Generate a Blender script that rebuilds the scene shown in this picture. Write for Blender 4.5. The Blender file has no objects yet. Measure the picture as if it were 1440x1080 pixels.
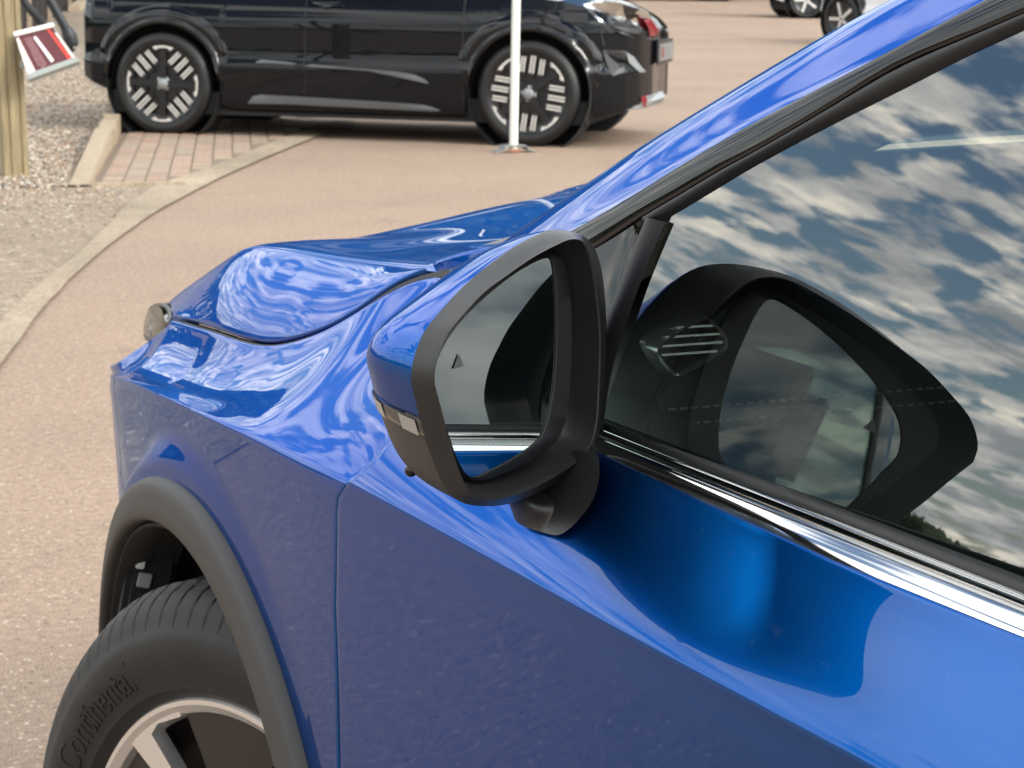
import bpy, bmesh, math, random
import numpy as np
from mathutils import Vector
random.seed(7); rng = np.random.default_rng(7)
S = bpy.context.scene
R_ = math.radians
# ------------------------------------------------------------------ camera
F_PX = 3200.0
PITCH, YAW, ROLL = .190, .427, .012
CAM = np.array([-1.475, -1.923, 1.285])
def cam_basis():
    p, y, r = PITCH, YAW, ROLL
    d = np.array([np.sin(y)*np.cos(p), np.cos(y)*np.cos(p), -np.sin(p)])
    R = np.array([np.cos(y), -np.sin(y), 0.]); U = np.cross(R, d)
    c, s = np.cos(r), np.sin(r)
    return c*R+s*U, -s*R+c*U, d
CR, CU, CD = cam_basis()
from mathutils import Matrix
cam_d = bpy.data.cameras.new('camera'); cam = bpy.data.objects.new('camera', cam_d)
S.collection.objects.link(cam); S.camera = cam
cam.matrix_world = Matrix(((CR[0], CU[0], -CD[0], CAM[0]), (CR[1], CU[1], -CD[1], CAM[1]), (CR[2], CU[2], -CD[2], CAM[2]), (0, 0, 0, 1)))
cam_d.sensor_width = 36; cam_d.lens = F_PX/1440*36; cam_d.clip_start = .05; cam_d.clip_end = 2000
cam_d.dof.use_dof = True; cam_d.dof.focus_distance = 1.30; cam_d.dof.aperture_fstop = 42
# ------------------------------------------------------------------ sky and sun
SUN_AZ, SUN_EL = 148., 30.
W = bpy.data.worlds.new('World'); S.world = W; W.use_nodes = True
nt = W.node_tree; nt.nodes.clear()
def N(nt, t, **kw):
    n = nt.nodes.new(t)
    for k, v in kw.items():
        if k == 'inp':
            for a, b in v.items(): n.inputs[a].default_value = b
        else: setattr(n, k, v)
    return n
def L(nt, a, b): nt.links.new(a, b)
def math_n(nt, op, a, b=None, c=None, clamp=False):
    n = N(nt, 'ShaderNodeMath', operation=op); n.use_clamp = clamp
    for i, x in enumerate((a, b, c)):
        if x is None: continue
        if isinstance(x, (int, float)): n.inputs[i].default_value = x
        else: L(nt, x, n.inputs[i])
    return n.outputs[0]
def ramp(nt, fac, stops, interp='LINEAR'):
    n = N(nt, 'ShaderNodeValToRGB'); n.color_ramp.interpolation = interp
    e = n.color_ramp.elements
    while len(e) < len(stops): e.new(.5)
    for i, (p, c) in enumerate(stops):
        e[i].position = p; e[i].color = (c, c, c, 1) if isinstance(c, (int, float)) else (*c, 1)
    L(nt, fac, n.inputs[0]); return n.outputs[0]
def mixc(nt, fac, a, b, mode='MIX'):
    n = N(nt, 'ShaderNodeMix', data_type='RGBA', blend_type=mode)
    for s, x in ((n.inputs[0], fac), (n.inputs[6], a), (n.inputs[7], b)):
        if isinstance(x, (int, float)): s.default_value = x
        elif isinstance(x, tuple): s.default_value = (*x, 1)
        else: L(nt, x, s)
    return n.outputs[2]
sky = N(nt, 'ShaderNodeTexSky', sky_type='NISHITA', sun_disc=False, sun_elevation=R_(SUN_EL), sun_rotation=R_(SUN_AZ), ozone_density=5., dust_density=.2, air_density=1.1)
tc = N(nt, 'ShaderNodeTexCoord'); sep = N(nt, 'ShaderNodeSeparateXYZ'); L(nt, tc.outputs['Generated'], sep.inputs[0])
zc = math_n(nt, 'MAXIMUM', sep.outputs[2], 0.0); den = math_n(nt, 'ADD', zc, .13)
cx = math_n(nt, 'DIVIDE', sep.outputs[0], den); cy = math_n(nt, 'DIVIDE', sep.outputs[1], den)
cmb = N(nt, 'ShaderNodeCombineXYZ'); L(nt, cx, cmb.inputs[0]); L(nt, cy, cmb.inputs[1])
def noise(nt, vec, scale, detail=6, rough=.55, dist=0., lac=2.):
    n = N(nt, 'ShaderNodeTexNoise', inp={'Scale': scale, 'Detail': detail, 'Roughness': rough, 'Distortion': dist, 'Lacunarity': lac})
    if vec is not None: L(nt, vec, n.inputs['Vector'])
    return n.outputs['Fac']
n1 = noise(nt, cmb.outputs[0], 5.6, 6, .54, .2)
n2 = noise(nt, cmb.outputs[0], .8, 3, .5)
cov = math_n(nt, 'ADD', math_n(nt, 'MULTIPLY', n1, .65), math_n(nt, 'MULTIPLY', n2, .35))
nhi = noise(nt, cmb.outputs[0], 1.9, 4, .48, .2)
hi = ramp(nt, zc, [(.17, 0.), (.34, 1.)])
cov = math_n(nt, 'ADD', math_n(nt, 'MULTIPLY', cov, math_n(nt, 'SUBTRACT', 1., hi)), math_n(nt, 'MULTIPLY', nhi, hi))
mask = ramp(nt, cov, [(.43, 0.), (.51, 1.)], 'EASE')
tn = mixc(nt, hi, noise(nt, cmb.outputs[0], 3.8, 7, .6, .2), noise(nt, cmb.outputs[0], 1.5, 5, .52, .2))
thick = ramp(nt, tn, [(.36, (3.2, 3.0, 2.55)), (.46, (2.0, 2.0, 1.9)), (.60, (1.0, 1.08, 1.12))])
thick = mixc(nt, hi, thick, ramp(nt, tn, [(.36, (2.9, 2.85, 2.7)), (.60, (1.6, 1.7, 1.8))]))
sd = (math.sin(R_(SUN_AZ))*math.cos(R_(SUN_EL)), math.cos(R_(SUN_AZ))*math.cos(R_(SUN_EL)), math.sin(R_(SUN_EL)))
dot = N(nt, 'ShaderNodeVectorMath', operation='DOT_PRODUCT'); L(nt, tc.outputs['Generated'], dot.inputs[0]); dot.inputs[1].default_value = sd
glow = math_n(nt, 'POWER', math_n(nt, 'MAXIMUM', dot.outputs['Value'], 0.), 12.)
glow2 = math_n(nt, 'ADD', math_n(nt, 'MULTIPLY', glow, 3.5), 1.)
cl = N(nt, 'ShaderNodeVectorMath', operation='SCALE'); L(nt, thick, cl.inputs[0]); L(nt, glow2, cl.inputs['Scale'])
sky_s = mixc(nt, 1.0, sky.outputs[0], (.115, .115, .115), 'MULTIPLY')
col = mixc(nt, mask, sky_s, cl.outputs[0])
bg = N(nt, 'ShaderNodeBackground'); wo = N(nt, 'ShaderNodeOutputWorld')
sc10 = N(nt, 'ShaderNodeVectorMath', operation='SCALE'); L(nt, col, sc10.inputs[0]); sc10.inputs['Scale'].default_value = 10.
L(nt, sc10.outputs[0], bg.inputs[0]); bg.inputs[1].default_value = .13; L(nt, bg.outputs[0], wo.inputs[0])
sun_d = bpy.data.lights.new('sun', 'SUN'); sun_d.energy = 1.6; sun_d.angle = R_(12); sun_d.color = (1., .90, .76)
sun = bpy.data.objects.new('sun', sun_d); S.collection.objects.link(sun)
sun.rotation_euler = Vector(sd).to_track_quat('Z', 'Y').to_euler()
vs = S.view_settings; vs.view_transform = 'Standard'; vs.look = 'None'; vs.exposure = -0.18; vs.gamma = 1; vs.use_curve_mapping = False
# ------------------------------------------------------------------ helpers
def ray(px, py): return CD + CR*(px-720)/F_PX - CU*(py-540)/F_PX
def on_plane(px, py, P, n): v = ray(px, py); return CAM + v*((np.array(P)-CAM) @ n/(v @ n))
def onX(px, py, X): return on_plane(px, py, (X, 0, 0), np.array([1., 0, 0]))
def onY(px, py, Y): return on_plane(px, py, (0, Y, 0), np.array([0., 1, 0]))
def onZ(px, py, Z): return on_plane(px, py, (0, 0, Z), np.array([0., 0, 1]))
def on_surf(px, py, fX):                     # X given as a function of (Y, Z)
    X = -.9
    for _ in range(25):
        p = onX(px, py, X); X = fX(p[1], p[2])
    return onX(px, py, X)
def tag(o, label=None, cat=None, group=None, kind=None):
    if label: o['label'] = label
    if cat: o['category'] = cat
    if group: o['group'] = group
    if kind: o['kind'] = kind
    return o
def empty(name, loc, rz=0., **kw):
    o = bpy.data.objects.new(name, None); S.collection.objects.link(o); o.location = loc; o.rotation_euler = (0, 0, rz)
    o.empty_display_size = .1
    return tag(o, **kw)
def link(name, me, mat=None, parent=None, **kw):
    o = bpy.data.objects.new(name, me); S.collection.objects.link(o)
    if parent is not None: o.parent = parent
    if mat is not None and not me.materials: me.materials.append(mat)
    return tag(o, **kw)
def mesh(name, V, Fc, mat=None, parent=None, smooth=True, sharp=35, **kw):
    me = bpy.data.meshes.new(name); me.from_pydata([tuple(map(float, v)) for v in V], [], Fc); me.update()
    bm = bmesh.new(); bm.from_mesh(me); bmesh.ops.remove_doubles(bm, verts=bm.verts, dist=1e-6)
    bmesh.ops.recalc_face_normals(bm, faces=bm.faces); bm.to_mesh(me); bm.free()
    if smooth:
        me.shade_smooth()
        try: me.set_sharp_from_angle(angle=R_(sharp))
        except Exception: pass
    return link(name, me, mat, parent, **kw)
def cr(P, n, closed=False):                 # Catmull-Rom resample by chord length to n points
    P = np.asarray(P, float)
    if closed: Q = np.vstack([P[-1], P, P[0], P[1]]); k = len(P)
    else: Q = np.vstack([2*P[0]-P[1], P, 2*P[-1]-P[-2]]); k = len(P)-1
    segs = []
    for i in range(k):
        p0, p1, p2, p3 = Q[i:i+4]; t = np.linspace(0, 1, 24, endpoint=False)[:, None]
        a = [0]
        for u, v in ((p0, p1), (p1, p2), (p2, p3)): a.append(a[-1]+max(np.linalg.norm(v-u), 1e-9)**.5)
        tt = a[1]+(a[2]-a[1])*t
        A1 = (a[1]-tt)/(a[1]-a[0])*p0+(tt-a[0])/(a[1]-a[0])*p1; A2 = (a[2]-tt)/(a[2]-a[1])*p1+(tt-a[1])/(a[2]-a[1])*p2
        A3 = (a[3]-tt)/(a[3]-a[2])*p2+(tt-a[2])/(a[3]-a[2])*p3
        B1 = (a[2]-tt)/(a[2]-a[0])*A1+(tt-a[0])/(a[2]-a[0])*A2; B2 = (a[3]-tt)/(a[3]-a[1])*A2+(tt-a[1])/(a[3]-a[1])*A3
        segs.append((a[2]-tt)/(a[2]-a[1])*B1+(tt-a[1])/(a[2]-a[1])*B2)
    D = np.vstack(segs+[Q[-3:-2] if closed else P[-1:]]) if not closed else np.vstack(segs+[P[:1]])
    s = np.r_[0, np.cumsum(np.linalg.norm(np.diff(D, axis=0), axis=1))]
    q = np.linspace(0, s[-1], n+1)[:-1] if closed else np.linspace(0, s[-1], n)
    return np.stack([np.interp(q, s, D[:, j]) for j in range(D.shape[1])], 1)
def lin(P, n):
    P = np.asarray(P, float); s = np.r_[0, np.cumsum(np.linalg.norm(np.diff(P, axis=0), axis=1))]
    q = np.linspace(0, s[-1], n); return np.stack([np.interp(q, s, P[:, j]) for j in range(P.shape[1])], 1)
def gsm(P, s):                           # smooth a traced curve, ends kept
    P = np.asarray(P, float); n = len(P); i = np.arange(n); k = np.exp(-.5*((i[:, None]-i[None])/s)**2); e = np.minimum(i, n-1-i); k = np.where(np.abs(i[:, None]-i[None]) <= e[:, None], k, 0)
    return (k/k.sum(1, keepdims=True)) @ P
def loft(curves, n, m, closed=False, smooth=True):
    G = np.array([cr(c, n, closed) for c in curves])          # k x n x 3
    if m <= len(curves) and not smooth: return G
    out = np.array([(cr if smooth else lin)(G[:, j], m) for j in range(n)])   # n x m x 3
    return out.transpose(1, 0, 2)
def grid_faces(a, b, wrap=False, off=0):
    F = []
    for i in range(a-1):
        for j in range(b if wrap else b-1):
            k = (j+1) % b; F.append((off+i*b+j, off+i*b+k, off+(i+1)*b+k, off+(i+1)*b+j))
    return F
def grid(name, G, mat, parent=None, wrap=False, caps=(), thick=0., sharp=35, **kw):
    G = np.asarray(G); a, b = G.shape[:2]; V = G.reshape(-1, 3).tolist(); Fc = grid_faces(a, b, wrap)
    if 0 in caps: Fc.append(tuple(range(b))[::-1])
    if 1 in caps: Fc.append(tuple((a-1)*b+j for j in range(b)))
    o = mesh(name, V, Fc, mat, parent, sharp=sharp, **kw)
    if thick: solid(o, thick)
    return o
def solid(o, t):
    m = o.modifiers.new('solidify', 'SOLIDIFY'); m.thickness = abs(t); m.offset = -1 if t > 0 else 1; m.use_even_offset = False
def normals(G):
    du = np.gradient(G, axis=0); dv = np.gradient(G, axis=1); n = np.cross(du, dv); l = np.linalg.norm(n, axis=2, keepdims=True)
    return n/np.maximum(l, 1e-12)
def panel(name, G, mat, parent, out=(-1, 0, .3), edge=.0022, depth=.014, sharp=28, **kw):
    """A sheet-metal panel: the surface, a rolled edge all round and a return flange behind."""
    G = np.asarray(G, float); n = normals(G)
    if (n.reshape(-1, 3).mean(0) @ np.array(out)) < 0: n = -n
    a, b = G.shape[:2]; V = G.reshape(-1, 3).tolist(); Fc = grid_faces(a, b)
    bi = [(0, j) for j in range(b)]+[(i, b-1) for i in range(1, a)]+[(a-1, j) for j in range(b-2, -1, -1)]+[(i, 0) for i in range(a-2, 0, -1)]
    B = np.array([G[i, j] for i, j in bi]); Nn = np.array([n[i, j] for i, j in bi])
    Cn = []
    for (i, j) in bi:
        d = np.zeros(3)
        if i == 0: d += G[0, j]-G[1, j]
        if i == a-1: d += G[-1, j]-G[-2, j]
        if j == 0: d += G[i, 0]-G[i, 1]
        if j == b-1: d += G[i, -1]-G[i, -2]
        l = np.linalg.norm(d); Cn.append(d/l if l > 1e-9 else d)
    O = np.array(Cn); prev = [i*b+j for i, j in bi]
    for (f, g) in ((.55, .12), (.9, .45), (1., 1.), (1., depth/edge)):
        ring = B+O*edge*f-Nn*edge*g; base = len(V); V += ring.tolist(); cur = list(range(base, base+len(bi)))
        for k in range(len(bi)):
            k2 = (k+1) % len(bi); Fc.append((prev[k], prev[k2], cur[k2], cur[k]))
        prev = cur
    return mesh(name, V, Fc, mat, parent, sharp=sharp, **kw)
def tube(name, P, r, mat, parent=None, seg=10, n=None, **kw):
    P = cr(P, n) if n else np.asarray(P, float); V = []; up = np.array([0, 0, 1.])
    rr = np.full(len(P), r) if np.isscalar(r) else np.interp(np.linspace(0, 1, len(P)), np.linspace(0, 1, len(r)), r)
    for i, p in enumerate(P):
        t = P[min(i+1, len(P)-1)]-P[max(i-1, 0)]; t = t/np.linalg.norm(t)
        a = np.cross(t, up); a = np.cross(t, [1., 0, 0]) if np.linalg.norm(a) < .05 else a; a /= np.linalg.norm(a); b = np.cross(t, a)
        for k in range(seg): th = 2*np.pi*k/seg; V.append(p+rr[i]*(np.cos(th)*a+np.sin(th)*b))
    return grid(name, np.array(V).reshape(len(P), seg, 3), mat, parent, wrap=True, caps=(0, 1), **kw)
def box_bm(bm, c, s, rot=None, bev=0.):
    r = bmesh.ops.create_cube(bm, size=1.); vs_ = r['verts']
    bmesh.ops.scale(bm, vec=s, verts=vs_)
    if bev:
        es = list({e for v in vs_ for e in v.link_edges}); rb = bmesh.ops.bevel(bm, geom=es, offset=bev, segments=2, affect='EDGES'); vs_ = list({v for f in rb['faces'] for v in f.verts} | {v for v in vs_ if v.is_valid})
    if rot is not None: bmesh.ops.rotate(bm, cent=(0, 0, 0), matrix=rot, verts=vs_)
    bmesh.ops.translate(bm, vec=c, verts=vs_)
def box(name, c, s, mat, parent=None, rot=None, bev=0., **kw):
    bm = bmesh.new(); box_bm(bm, c, s, rot, bev); me = bpy.data.meshes.new(name); bm.to_mesh(me); bm.free()
    return link(name, me, mat, parent, **kw)
def prism(name, poly, n, t, mat, parent=None, **kw):     # closed outline (3D, planar) pushed by n*t, both caps
    poly = np.asarray(poly, float); k = len(poly); V = np.vstack([poly, poly+np.asarray(n)*t])
    Fc = [tuple(range(k)), tuple(range(2*k-1, k-1, -1))]+[(i, (i+1) % k, k+(i+1) % k, k+i) for i in range(k)]
    return mesh(name, V, Fc, mat, parent, sharp=30, **kw)
def unit(v): v = np.asarray(v, float); return v/np.linalg.norm(v)
def text_mesh(s, size, extrude):
    cu = bpy.data.curves.new('lettering', 'FONT'); cu.body = s; cu.size = size; cu.extrude = extrude; cu.align_x = 'CENTER'; cu.resolution_u = 3
    to = bpy.data.objects.new('lettering', cu); S.collection.objects.link(to)
    bpy.context.view_layer.update(); dg = bpy.context.evaluated_depsgraph_get(); me = bpy.data.meshes.new_from_object(to.evaluated_get(dg))
    bpy.data.objects.remove(to); bpy.data.curves.remove(cu); return me
# ------------------------------------------------------------------ materials
def bsdf(name, base=(.5, .5, .5), rough=.5, metal=0., coat=0., coat_rough=.02, spec=.5, **inp):
    m = bpy.data.materials.new(name); m.use_nodes = True; b = m.node_tree.nodes['Principled BSDF']
    b.inputs['Base Color'].default_value = (*base, 1); b.inputs['Roughness'].default_value = rough; b.inputs['Metallic'].default_value = metal
    b.inputs['Coat Weight'].default_value = coat; b.inputs['Coat Roughness'].default_value = coat_rough; b.inputs['Specular IOR Level'].default_value = spec
    for k, v in inp.items(): b.inputs[k.replace('_', ' ')].default_value = v
    return m
def obj_coords(nt): return N(nt, 'ShaderNodeTexCoord').outputs['Object']
def bump(m, h, strength=.2, dist=.001, target='Normal'):
    nt = m.node_tree; b = N(nt, 'ShaderNodeBump', inp={'Strength': strength, 'Distance': dist}); L(nt, h, b.inputs['Height'])
    L(nt, b.outputs[0], nt.nodes['Principled BSDF'].inputs[target])
def vary(m, scale, amt, detail=5, colB=None, vec=None, lo=.35, hi=.65):
    nt = m.node_tree; b = nt.nodes['Principled BSDF']; c = tuple(b.inputs['Base Color'].default_value)[:3]
    f = ramp(nt, noise(nt, vec or obj_coords(nt), scale, detail), [(lo, 0.), (hi, 1.)])
    o = mixc(nt, f, tuple(x*(1-amt) for x in c), colB or tuple(min(1, x*(1+amt)) for x in c)); L(nt, o, b.inputs['Base Color']); return o
def paint(name, base, flake=True, metal=.75, rough=.33):
    m = bsdf(name, base, rough, metal, coat=.62 if flake else 1., coat_rough=.012, spec=.5 if flake else .0); nt = m.node_tree; b = nt.nodes['Principled BSDF']
    oc = obj_coords(nt); b.inputs['Coat IOR'].default_value = 1.46 if flake else 1.36
    dirt = noise(nt, oc, 190., 3, .6); sp = ramp(nt, dirt, [(.68, 0.), (.74, 1.)])   # thin specks of road dust
    big = ramp(nt, noise(nt, oc, 5., 4), [(.42, 0.), (.7, 1.)])
    f = math_n(nt, 'MULTIPLY', sp, math_n(nt, 'MULTIPLY', big, .30))
    L(nt, mixc(nt, f, base, (.30, .27, .24)), b.inputs['Base Color'])
    L(nt, math_n(nt, 'ADD', math_n(nt, 'MULTIPLY', f, .5), .012), b.inputs['Coat Roughness'])
    return m
M = {}
M['blue'] = paint('blue_metallic_paint', (.0, .088, .34), metal=.97)
M['blue'].node_tree.nodes['Principled BSDF'].inputs['Specular Tint'].default_value = (.02, .42, .9, 1)
M['black_paint'] = paint('black_paint', (.006, .007, .009), flake=False, metal=0., rough=.4)
M['white_paint'] = paint('white_paint', (.75, .76, .76), flake=False, metal=0., rough=.4)
M['clad'] = bsdf('textured_grey_cladding', (.036, .034, .032), .55)
bump(M['clad'], noise(M['clad'].node_tree, obj_coords(M['clad'].node_tree), 1400, 2), .35, .0004)
M['plastic'] = bsdf('satin_black_plastic', (.024, .024, .024), .38)
bump(M['plastic'], noise(M['plastic'].node_tree, obj_coords(M['plastic'].node_tree), 1500, 2), .25, .0003)
M['liner'] = bsdf('felt_black_liner', (.012, .012, .012), .85)
M['rubber'] = bsdf('black_rubber', (.008, .008, .008), .5)
M['gloss'] = bsdf('gloss_black_trim', (.004, .004, .005), .05)
M['chrome'] = bsdf('polished_chrome', (.88, .88, .86), .07, 1.)
M['mirror'] = bsdf('mirror_glass', (.55, .60, .585), 0.0, 1.)
M['silver'] = bsdf('machined_alloy', (.82, .80, .77), .38, .85)
bump(M['silver'], noise(M['silver'].node_tree, obj_coords(M['silver'].node_tree), 900, 2), .1, .0002)
M['alloy_black'] = bsdf('black_alloy_face', (.010, .010, .011), .28)
M['steel'] = bsdf('brake_steel', (.33, .33, .34), .35, 1.)
M['dash'] = bsdf('dashboard_leatherette', (.12, .135, .13), .55)
bump(M['dash'], noise(M['dash'].node_tree, obj_coords(M['dash'].node_tree), 500, 3), .3, .0006)
M['card_grey'] = bsdf('grey_door_card', (.13, .145, .135), .6)  # the door card's own grey
M['stitch'] = bsdf('pale_stitching', (.45, .46, .44), .7)
M['headliner'] = bsdf('grey_headlining', (.18, .19, .18), .9)
M['vent'] = bsdf('satin_chrome_surround', (.55, .56, .55), .3, .8)
M['seat'] = bsdf('dark_seat_fabric', (.02, .022, .024), .8)
def glass(name, tint, ior=1.85):
    m = bpy.data.materials.new(name); m.use_nodes = True; nt = m.node_tree; nt.nodes.clear()
    o = N(nt, 'ShaderNodeOutputMaterial'); t = N(nt, 'ShaderNodeBsdfTransparent'); g = N(nt, 'ShaderNodeBsdfGlossy', inp={'Roughness': 0.0})
    t.inputs[0].default_value = (*tint, 1); fr = N(nt, 'ShaderNodeFresnel', inp={'IOR': ior}); mx = N(nt, 'ShaderNodeMixShader')
    nb = N(nt, 'ShaderNodeBump', inp={'Strength': .05, 'Distance': .002}); L(nt, noise(nt, obj_coords(nt), 6., 1), nb.inputs['Height']); L(nt, nb.outputs[0], g.inputs['Normal'])
    L(nt, fr.outputs[0], mx.inputs[0]); L(nt, t.outputs[0], mx.inputs[1]); L(nt, g.outputs[0], mx.inputs[2]); L(nt, mx.outputs[0], o.inputs[0]); return m
M['glass'] = glass('green_tinted_glass', (.66, .82, .73), 2.7)
M['rear_glass'] = glass('tinted_rear_glass', (.34, .38, .36), 2.4)
M['lens'] = glass('clear_lamp_lens', (.9, .9, .9), 1.6)
M['dark_glass'] = bsdf('dark_privacy_glass', (.01, .012, .012), .03, coat=1.)
def tyre_mat():
    m = bsdf('tyre_rubber', (.017, .0165, .016), .62); nt = m.node_tree; b = nt.nodes['Principled BSDF']
    uv = N(nt, 'ShaderNodeUVMap').outputs[0]; s = N(nt, 'ShaderNodeSeparateXYZ'); L(nt, uv, s.inputs[0])
    tread = math_n(nt, 'MULTIPLY', math_n(nt, 'GREATER_THAN', s.outputs[1], .26), math_n(nt, 'LESS_THAN', s.outputs[1], .74))
    bump(m, noise(nt, obj_coords(nt), 500, 3), .3, .001)
    dust = ramp(nt, noise(nt, obj_coords(nt), 28, 6, .65), [(.4, 0.), (.75, 1.)])
    dt = math_n(nt, 'MULTIPLY', dust, math_n(nt, 'ADD', math_n(nt, 'MULTIPLY', tread, .55), .10))
    L(nt, mixc(nt, dt, (.011, .0105, .010), (.10, .092, .082)), b.inputs['Base Color']); return m
M['tyre'] = tyre_mat()
M['letter'] = bsdf('raised_rubber_lettering', (.012, .0115, .011), .45)
def ground_mat(name, base, scale, amt, big=.15, speck=None, rough=.9, bdist=.004):
    m = bsdf(name, base, rough, spec=.25); nt = m.node_tree; b = nt.nodes['Principled BSDF']; oc = obj_coords(nt)
    v = N(nt, 'ShaderNodeTexVoronoi', inp={'Scale': scale*.55}); L(nt, oc, v.inputs['Vector'])
    sc = N(nt, 'ShaderNodeSeparateXYZ'); L(nt, v.outputs['Color'], sc.inputs[0])
    f = ramp(nt, noise(nt, oc, scale, 2, .7), [(.36, 0.), (.64, 1.)]); f2 = ramp(nt, noise(nt, oc, scale*.16, 4, .7), [(.35, 0.), (.65, 1.)])
    f = math_n(nt, 'ADD', math_n(nt, 'MULTIPLY', f, .7), math_n(nt, 'MULTIPLY', f2, .3))
    c1 = mixc(nt, f, tuple(x*(1-amt) for x in base), tuple(min(.9, x*(1+amt)) for x in base))
    if speck:
        c1 = mixc(nt, math_n(nt, 'GREATER_THAN', sc.outputs[1], .982), c1, speck); c1 = mixc(nt, math_n(nt, 'LESS_THAN', sc.outputs[1], .008), c1, tuple(x*.5 for x in base))
    g = ramp(nt, noise(nt, oc, .55, 6, .6), [(.3, 0.), (.7, 1.)])
    c2 = mixc(nt, g, mixc(nt, big, c1, (.03, .025, .02)), c1)
    st = ramp(nt, noise(nt, oc, 2.3, 7, .7, 1.), [(.56, 0.), (.70, 1.)])
    c3 = mixc(nt, math_n(nt, 'MULTIPLY', st, .34), c2, tuple(x*.45 for x in base)); L(nt, c3, b.inputs['Base Color'])
    bump(m, v.outputs['Distance'], .5, bdist); return m
M['tarmac'] = ground_mat('buff_aggregate_surface', (.335, .243, .178), 280., .62, .20, (.55, .46, .36))
M['old_tarmac'] = ground_mat('worn_brown_tarmac', (.32, .25, .18), 90., .6, .40, (.62, .55, .46))
M['strip'] = ground_mat('worn_pale_concrete', (.43, .345, .245), 130., .45, .55)
M['kerb'] = ground_mat('weathered_kerb_concrete', (.46, .37, .26), 160., .16, .30)
M['gravel_bed'] = ground_mat('gravel_bed', (.29, .235, .175), 60., .6, .25, (.6, .54, .45), bdist=.02)
M['soil'] = bsdf('joint_sand', (.20, .15, .11), .95)
bricks = []
for i, c in enumerate(((.33, .245, .18), (.30, .225, .165), (.345, .26, .19), (.32, .25, .19), (.35, .235, .17))):
    m = bsdf('clay_paver_%d' % i, c, .9); vary(m, 60, .2); bricks.append(m)
stones = []
for c in ((.38, .305, .23), (.48, .40, .31), (.27, .215, .165), (.17, .15, .135), (.54, .48, .41), (.40, .25, .15)):
    m = bsdf('gravel_stone', c, .75); stones.append(m)
def wood(name, base, dark):
    m = bsdf(name, base, .8); nt = m.node_tree; b = nt.nodes['Principled BSDF']; mp = N(nt, 'ShaderNodeMapping'); mp.inputs['Scale'].default_value = (1, 1, .06)
    L(nt, obj_coords(nt), mp.inputs[0]); f = ramp(nt, noise(nt, mp.outputs[0], 70, 6, .65, .6), [(.36, 0.), (.64, 1.)])
    g = ramp(nt, noise(nt, obj_coords(nt), 4, 5), [(.4, 0.), (.7, 1.)]); c = mixc(nt, f, dark, base); c = mixc(nt, math_n(nt, 'MULTIPLY', g, .4), c, tuple(x*.75 for x in dark))
    L(nt, c, b.inputs['Base Color']); bump(m, f, .5, .002); return m
M['post'] = wood('treated_timber', (.36, .29, .165), (.22, .17, .09))
M['fence'] = wood('dark_stained_timber', (.022, .012, .010), (.012, .007, .006))
M['batten'] = wood('pale_timber_batten', (.42, .34, .25), (.3, .24, .17))
M['white_pole'] = bsdf('white_pole_paint', (.80, .80, .74), .35)
M['galv'] = bsdf('galvanised_steel', (.33, .35, .35), .5, .7)
M['orange'] = bsdf('orange_plastic', (.30, .11, .05), .5)
M['white_pl'] = bsdf('white_plastic', (.78, .78, .76), .3)
M['grey_pl'] = bsdf('grey_plastic', (.30, .32, .30), .4)
M['sill_and_highlight'] = bsdf('satin_sill_and_highlight', (.10, .105, .11), .32)  # sill colour, also used for the painted highlight on the door crease
M['red'] = bsdf('red_reflection_and_marks', (.20, .010, .018), .2)  # red of the front marks and of the painted reflection
M['darkred'] = bsdf('dark_red_print', (.10, .018, .022), .25)
M['red_bright'] = bsdf('bright_red_print', (.55, .05, .03), .25)
M['cream'] = bsdf('cream_paper', (.78, .66, .58), .5)
M['hose'] = bsdf('black_hose', (.02, .023, .028), .5)
M['hedge'] = bsdf('hedge_leaves', (.035, .055, .018), .8); vary(M['hedge'], 3., .5)
M['grass'] = bsdf('verge_grass', (.06, .09, .025), .9); vary(M['grass'], 2., .4)
M['plate'] = bsdf('number_plate', (.20, .20, .20), .3)
M['amber'] = bsdf('amber_reflector', (.5, .16, .03), .2)
M['lamp_silver'] = bsdf('lamp_reflector', (.75, .75, .74), .12, 1.)
# ================================================================== THE GROUND
def sheet(name, poly, z, mat, **kw):
    return mesh(name, [(x, y, z) for x, y in poly], [tuple(range(len(poly)))], mat, None, smooth=False, kind='structure', **kw)
sheet('ground', [(-400, -400), (400, -400), (400, 400), (-400, 400)], 0, M['tarmac'])
G2 = lambda px, py: tuple(onZ(px, py, 0)[:2])
# pale worn edging strip that sweeps from the left of the frame up to the black car
left_e = [G2(*p) for p in ((-330, 800), (-60, 530), (0, 455), (60, 400), (100, 368), (150, 322), (185, 287), (225, 262), (300, 236), (392, 198), (470, 170))]
right_e = [G2(*p) for p in ((-250, 840), (-30, 570), (0, 520), (58, 440), (110, 385), (170, 335), (215, 303), (262, 277), (330, 243), (418, 205), (500, 172))]
LE = cr([(*p, .012) for p in left_e], 60); RE = cr([(*p, .012) for p in right_e], 60)
wob = rng.normal(0, .006, (60, 1)); LE[:, :2] += wob; RE[:, :2] += rng.normal(0, .006, (60, 1))
mesh('edging_strip', np.vstack([LE, RE]), [(i, i+1, 60+i+1, 60+i) for i in range(59)], M['strip'], None, kind='structure')
# worn brown surface to the left of the strip
k0 = G2(430, 262)
poly = [tuple(p[:2]) for p in LE[:40]] + [G2(240, 263), G2(95, 263), G2(-40, 266), G2(-700, 268), G2(-900, 800)]
sheet('worn_surface', poly, .004, M['old_tarmac'])
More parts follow.
